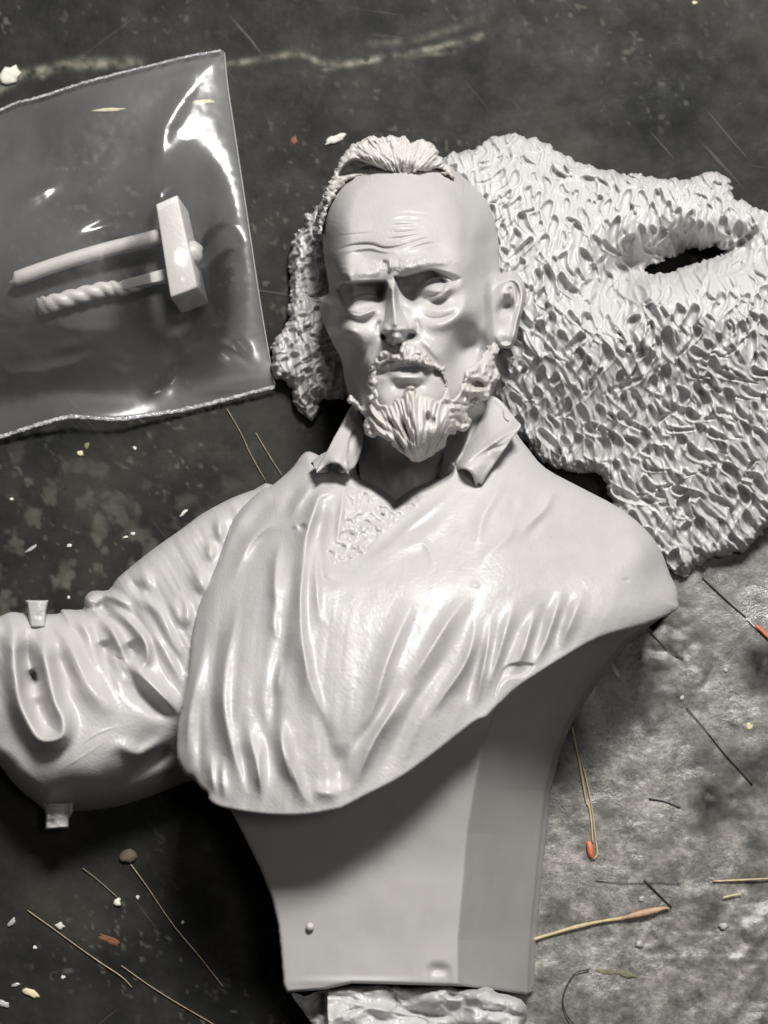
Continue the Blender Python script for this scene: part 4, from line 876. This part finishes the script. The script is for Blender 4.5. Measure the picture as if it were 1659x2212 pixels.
def chip(name, label, cat, x, y, rx, ry, rot, m, hgt=6, group=None, seed=1):
    """a broken flake: irregular outline, lumpy top"""
    rs = np.random.RandomState(seed); n = 14; c = []
    for k in range(n):
        a = 2*math.pi*k/n; r = 1+rs.uniform(-.28, .22); u = rx*r*math.cos(a); v = ry*r*math.sin(a)
        c.append((x+u*math.cos(rot)-v*math.sin(rot), y+u*math.sin(rot)+v*math.cos(rot)))
    V = []; 
    for f, z in ((1, .4), (.96, .55), (.7, .9), (.35, 1)):
        for (px, py) in c: V.append(tuple(P(x+(px-x)*f, y+(py-y)*f, hgt*(z+rs.uniform(-.15, .1)) if f < 1 else .6)))
    V.append(tuple(P(x, y, hgt)))
    Q = [[i*n+k, i*n+(k+1) % n, (i+1)*n+(k+1) % n, (i+1)*n+k] for i in range(3) for k in range(n)]
    for k in range(0, n, 2): Q.append([4*n, 3*n+k, 3*n+(k+1) % n, 3*n+(k+2) % n])
    V = np.array(V); loc = P(x, y, 0)
    o = rawmesh(name, V-loc, np.array(Q)[:, ::-1], m); o.location = tuple(loc)
    return tag(o, label, cat, group)
rod('straw', 'long pale straw stem with a swollen pinkish end, right of the pedestal', 'stem', KS([(150, 975), (300, 930), (450, 888), (600, 855), (740, 835)]), 4.4, M_wood, 6, tip=([(1340, 1985, 9, .5), (1375, 1976, 11, 1.3), (1410, 1968, 10, 1.4), (1435, 1962, 9, .7), (1447, 1962, 8, .2)], 5, flatmat('pinkish_husk', (.46, .30, .20), .6)))
rod('split_splinter', 'thin pale splinter with a bright orange tip, just right of the pedestal', 'splinter', KR([(410, 1075), (445, 1250), (475, 1400), (500, 1550)])+KS([(520, 130), (535, 250), (540, 350)]), 2.6, M_wood, 4, tip=([(1272, 1818, 6, .9), (1275, 1832, 7, 1.5), (1277, 1846, 6, 1.2), (1281, 1856, 5, .4)], 5, M_tip))
rod('thin_splinter', 'hair-thin pale splinter running alongside the orange-tipped one', 'splinter', KR([(480, 1330), (510, 1450), (535, 1590)])+KS([(545, 200), (560, 330), (570, 420), (550, 460)]), 1.5, M_wood, 3)
rod('orange_sliver', 'bright orange sliver crossing the right edge of the table', 'sliver', KR([(1580, 425), (1620, 460), (1700, 540), (1780, 600)]), 3.6, M_tip, 5)
rod('pale_sliver', 'short pale sliver lying against the end of the orange one', 'sliver', KR([(1525, 385), (1560, 420), (1600, 455)]), 1.8, M_chip, 4)
rod('straw_fragment', 'thin yellowish straw at the right edge, level with the pedestal foot', 'stem', KS([(1310, 600), (1480, 592), (1700, 580)]), 2.0, M_wood, 4)
rod('straw_fragment', 'small yellow straw scrap just below the longer one at the right edge', 'stem', KS([(1370, 705), (1430, 690), (1490, 680)]), 1.8, M_yel, 4)
rod('long_bristle', 'long tan bristle slanting down from a brown crumb, lower left', 'bristle', KL([(712, 420), (800, 540), (900, 690), (975, 790), (1060, 890), (1140, 990), (1215, 1085)]), 1.5, M_hair, 3)
rod('fine_bristle', 'tan bristle slanting across the lower left corner, above a finer one', 'bristle', KL([(150, 670), (290, 770), (420, 865), (540, 950), (660, 1030), (720, 1090)]), 1.2, M_hair, 3)
rod('fine_bristle', 'very fine pale bristle leaving the bottom edge, below the tan one', 'bristle', KL([(660, 970), (800, 1070), (940, 1160), (1060, 1230), (1180, 1300)]), 1.0, M_hair, 3)
rod('fine_bristle', 'faint short bristle in the shade of the sleeve', 'bristle', KL([(450, 440), (540, 510), (640, 600)]), .8, M_hair, 3)
rod('loose_hair', 'pale straight hair left of the shirt shoulder, nearer the bag', 'hair', KM([(1140, 140), (1210, 260), (1260, 370), (1340, 510)]), 1.0, M_hair, 3)
rod('loose_hair', 'shorter pale hair left of the shirt shoulder, nearer the collar', 'hair', KM([(1285, 260), (1350, 370), (1420, 480)]), .8, M_hair, 3)
rod('curled_hair', 'dark hair curled in a half circle at the bottom right', 'hair', KS([(520, 1160), (430, 1185), (370, 1280), (350, 1370), (380, 1460), (440, 1530)]), 1.3, M_dark, 9)
rod('dark_hair', 'dark straight hair running from under the fur towards the orange sliver', 'hair', KR([(1240, 120), (1400, 270), (1520, 375)]), 1.3, M_dark, 3)
rod('dark_hair', 'long dark straight hair in the middle of the pale painted sheen', 'hair', KR([(1140, 950), (1260, 1090), (1370, 1230), (1480, 1350), (1560, 1440)]), 1.3, M_dark, 3)
rod('dark_hair', 'thin dark hair close under the right shoulder tip', 'hair', KR([(910, 470), (1010, 570), (1120, 640)]), 1.2, M_dark, 3)
rod('dark_hair', 'short dark curved hair in the pale patch above the straw stem', 'hair', KS([(900, 72), (1000, 90), (1100, 130)]), 1.6, M_dark, 3)
rod('dark_hair', 'dark stick-like hair touching the husk end of the straw stem', 'hair', KS([(870, 590), (950, 670), (1045, 765)]), 2.4, M_dark, 4)
rod('dark_hair', 'long thin dark hair level with the middle of the pedestal, at right', 'hair', KS([(560, 595), (740, 612), (950, 608), (1100, 615)]), .9, M_dark, 3)
chips = [
 ('white_chip', 'large ragged white chip beyond the top edge of the bag at far left', 'chip', *K5([(50, 262)])[0], 26, 22, -.7, M_chip, 9, 1),
 ('cream_sliver', 'long thin cream sliver seen through the upper part of the bag', 'chip', *K5([(557, 433)])[0], 40, 4.5, -.06, M_yel, 5, 2),
 ('cream_sliver', 'stubby cream sliver seen through the bag near its top right corner', 'chip', *K5([(1035, 392)])[0], 28, 6, -.05, M_yel, 5, 3),
 ('white_chip', 'oblong white chip on the black table above the hair crest', 'chip', *KC([(582, 90)])[0], 24, 8.5, -.38, M_chip, 7, 4),
 ('rust_fleck', 'small rust-orange fleck between the bag and the oblong white chip', 'fleck', *KC([(292, 95)])[0], 8, 10, 0, M_red, 3, 5),
 ('cream_chip', 'cream yellow chip in the bottom left corner', 'chip', *KL([(165, 1120)])[0], 20, 9, .4, M_yel, 6, 6),
 ('clear_shard', 'small clear shard beside the cream chip in the bottom left corner', 'shard', *KL([(85, 1075)])[0], 12, 4, -.3, M_cl, 4, 7),
 ('brown_crumb', 'brown crumb at the upper end of the long bristle', 'crumb', *KL([(692, 378)])[0], 19, 16, -.4, M_brn, 12, 8),
 ('grey_grain', 'round pale grain in the lower left, under the short faint bristle', 'grain', *KL([(638, 628)])[0], 10, 10, 0, M_chip, 8, 9),
 ('grey_grain', 'double pale grain at the upper end of the lower left tan bristle', 'grain', *KL([(325, 755)])[0], 11, 8, .2, M_chip, 7, 10),
 ('white_grain', 'tiny white grain between the round grain and the long bristle', 'grain', *KL([(750, 600)])[0], 4, 5, 0, M_chip, 3, 11),
 ('rust_fleck', 'flat rust-red fleck between the two lower left bristles', 'fleck', *KL([(595, 830)])[0], 24, 8, .45, M_red, 1.5, 12),
 ('grey_shard', 'dark glassy shard near the left edge below the sleeve', 'shard', *KL([(62, 735)])[0], 12, 6, -.9, M_cl, 6, 13),
 ('white_grain', 'tiny white grain left of the dark pitted spot, lower left', 'grain', *KL([(190, 872)])[0], 5, 4.5, 0, M_chip, 4, 14),
 ('white_grain', 'small white grain in the bottom left, right of the cream chip', 'grain', *KL([(342, 1035)])[0], 5.5, 5, 0, M_chip, 4, 15),
 ('grey_flake', 'grey flake cut by the left edge near the bottom', 'flake', *KL([(20, 1180)])[0], 15, 8, .3, M_cl, 4, 16),
 ('white_grain', 'tiny white grain by the middle of the long bristle, on its right', 'grain', *KL([(995, 735)])[0], 3.5, 4, 0, M_chip, 3, 17),
 ('white_sliver', 'small white sliver just above the raised sleeve', 'chip', *KM([(923, 663)])[0], 12, 3.6, -.75, M_chip, 4, 18),
 ('yellow_crumb', 'yellow-green crumb below the lower edge of the bag', 'crumb', *KM([(405, 365)])[0], 7, 7, 0, M_yel, 4, 19),
 ('yellow_crumb', 'faint olive crumb next to the yellow-green one by the bag', 'crumb', *KM([(435, 325)])[0], 5, 8, .4, M_green, 3, 20),
 ('white_grain', 'white speck below the bag, right of the yellow-green crumb', 'grain', *KM([(677, 338)])[0], 5.5, 4, .6, M_chip, 3, 21),
 ('white_grain', 'white speck in the middle of the black table left of the shoulder', 'grain', *KM([(668, 768)])[0], 5.5, 4, 0, M_chip, 3, 22),
 ('white_grain', 'elongated white speck beside another, left of the shoulder', 'grain', *KM([(630, 785)])[0], 6, 2.8, -.2, M_chip, 3, 23),
 ('white_grain', 'white speck above the left end of the sleeve', 'grain', *KM([(347, 827)])[0], 5.5, 4.5, 0, M_chip, 4, 24),
 ('white_grain', 'white speck near the left edge between bag and sleeve', 'grain', *KM([(58, 594)])[0], 4.5, 4, 0, M_chip, 3, 25),
 ('pale_smear', 'long pale scrap at the left between bag and sleeve', 'scrap', *KM([(155, 843)])[0], 16, 3.5, -.6, M_cl, 2, 26),
 ('white_grain', 'white speck just above the sleeve cuff', 'grain', *KM([(345, 1088)])[0], 3.5, 3.5, 0, M_chip, 3, 27),
 ('green_fluff', 'greenish fluff scrap inside the curled dark hair, bottom right', 'fluff', *KS([(640, 1180)])[0], 28, 8, .05, M_green, 5, 28),
 ('green_fluff', 'olive fluff tail to the right of the greenish scrap, bottom right', 'fluff', *KS([(760, 1195)])[0], 22, 8, .25, M_green, 5, 29),
 ('clear_drop', 'shiny drop above the husk end of the straw stem', 'drop', *KS([(852, 712)])[0], 7, 7, 0, M_cl, 6, 30),
 ('clear_drop', 'shiny drop below the straw stem', 'drop', *KS([(838, 1000)])[0], 9, 8, 0, M_cl, 7, 31),
 ('clear_drop', 'shiny drop right of the husk end, towards the right edge', 'drop', *KS([(1375, 885)])[0], 10, 8, 0, M_cl, 7, 32),
 ('clear_drop', 'bright drop in the pale patch under the shoulder tip', 'drop', *KR([(1390, 712)])[0], 5, 5, 0, M_cl, 5, 33),
 ('clear_drop', 'small shiny drop nearer the black shadow under the shoulder', 'drop', *KR([(1110, 888)])[0], 5.5, 6, 0, M_cl, 5, 34),
 ('cream_chip', 'cream chip in the pale patch near the right edge', 'chip', *KR([(1540, 1070)])[0], 9, 8, .5, M_yel, 4, 35),
 ('grey_flake', 'torn grey flake at the edge of the shadow under the right shoulder', 'flake', *KR([(690, 720)])[0], 8, 22, -.5, M_cl, 5, 36),
 ('white_grain', 'tiny pale grain on the table at the upper right', 'grain', 1500, 6, 6, 4, 0, M_yel, 3, 37),
]
for c in chips: chip(c[0], c[1], c[2], *c[3:8], c[8], c[9], None, c[10])
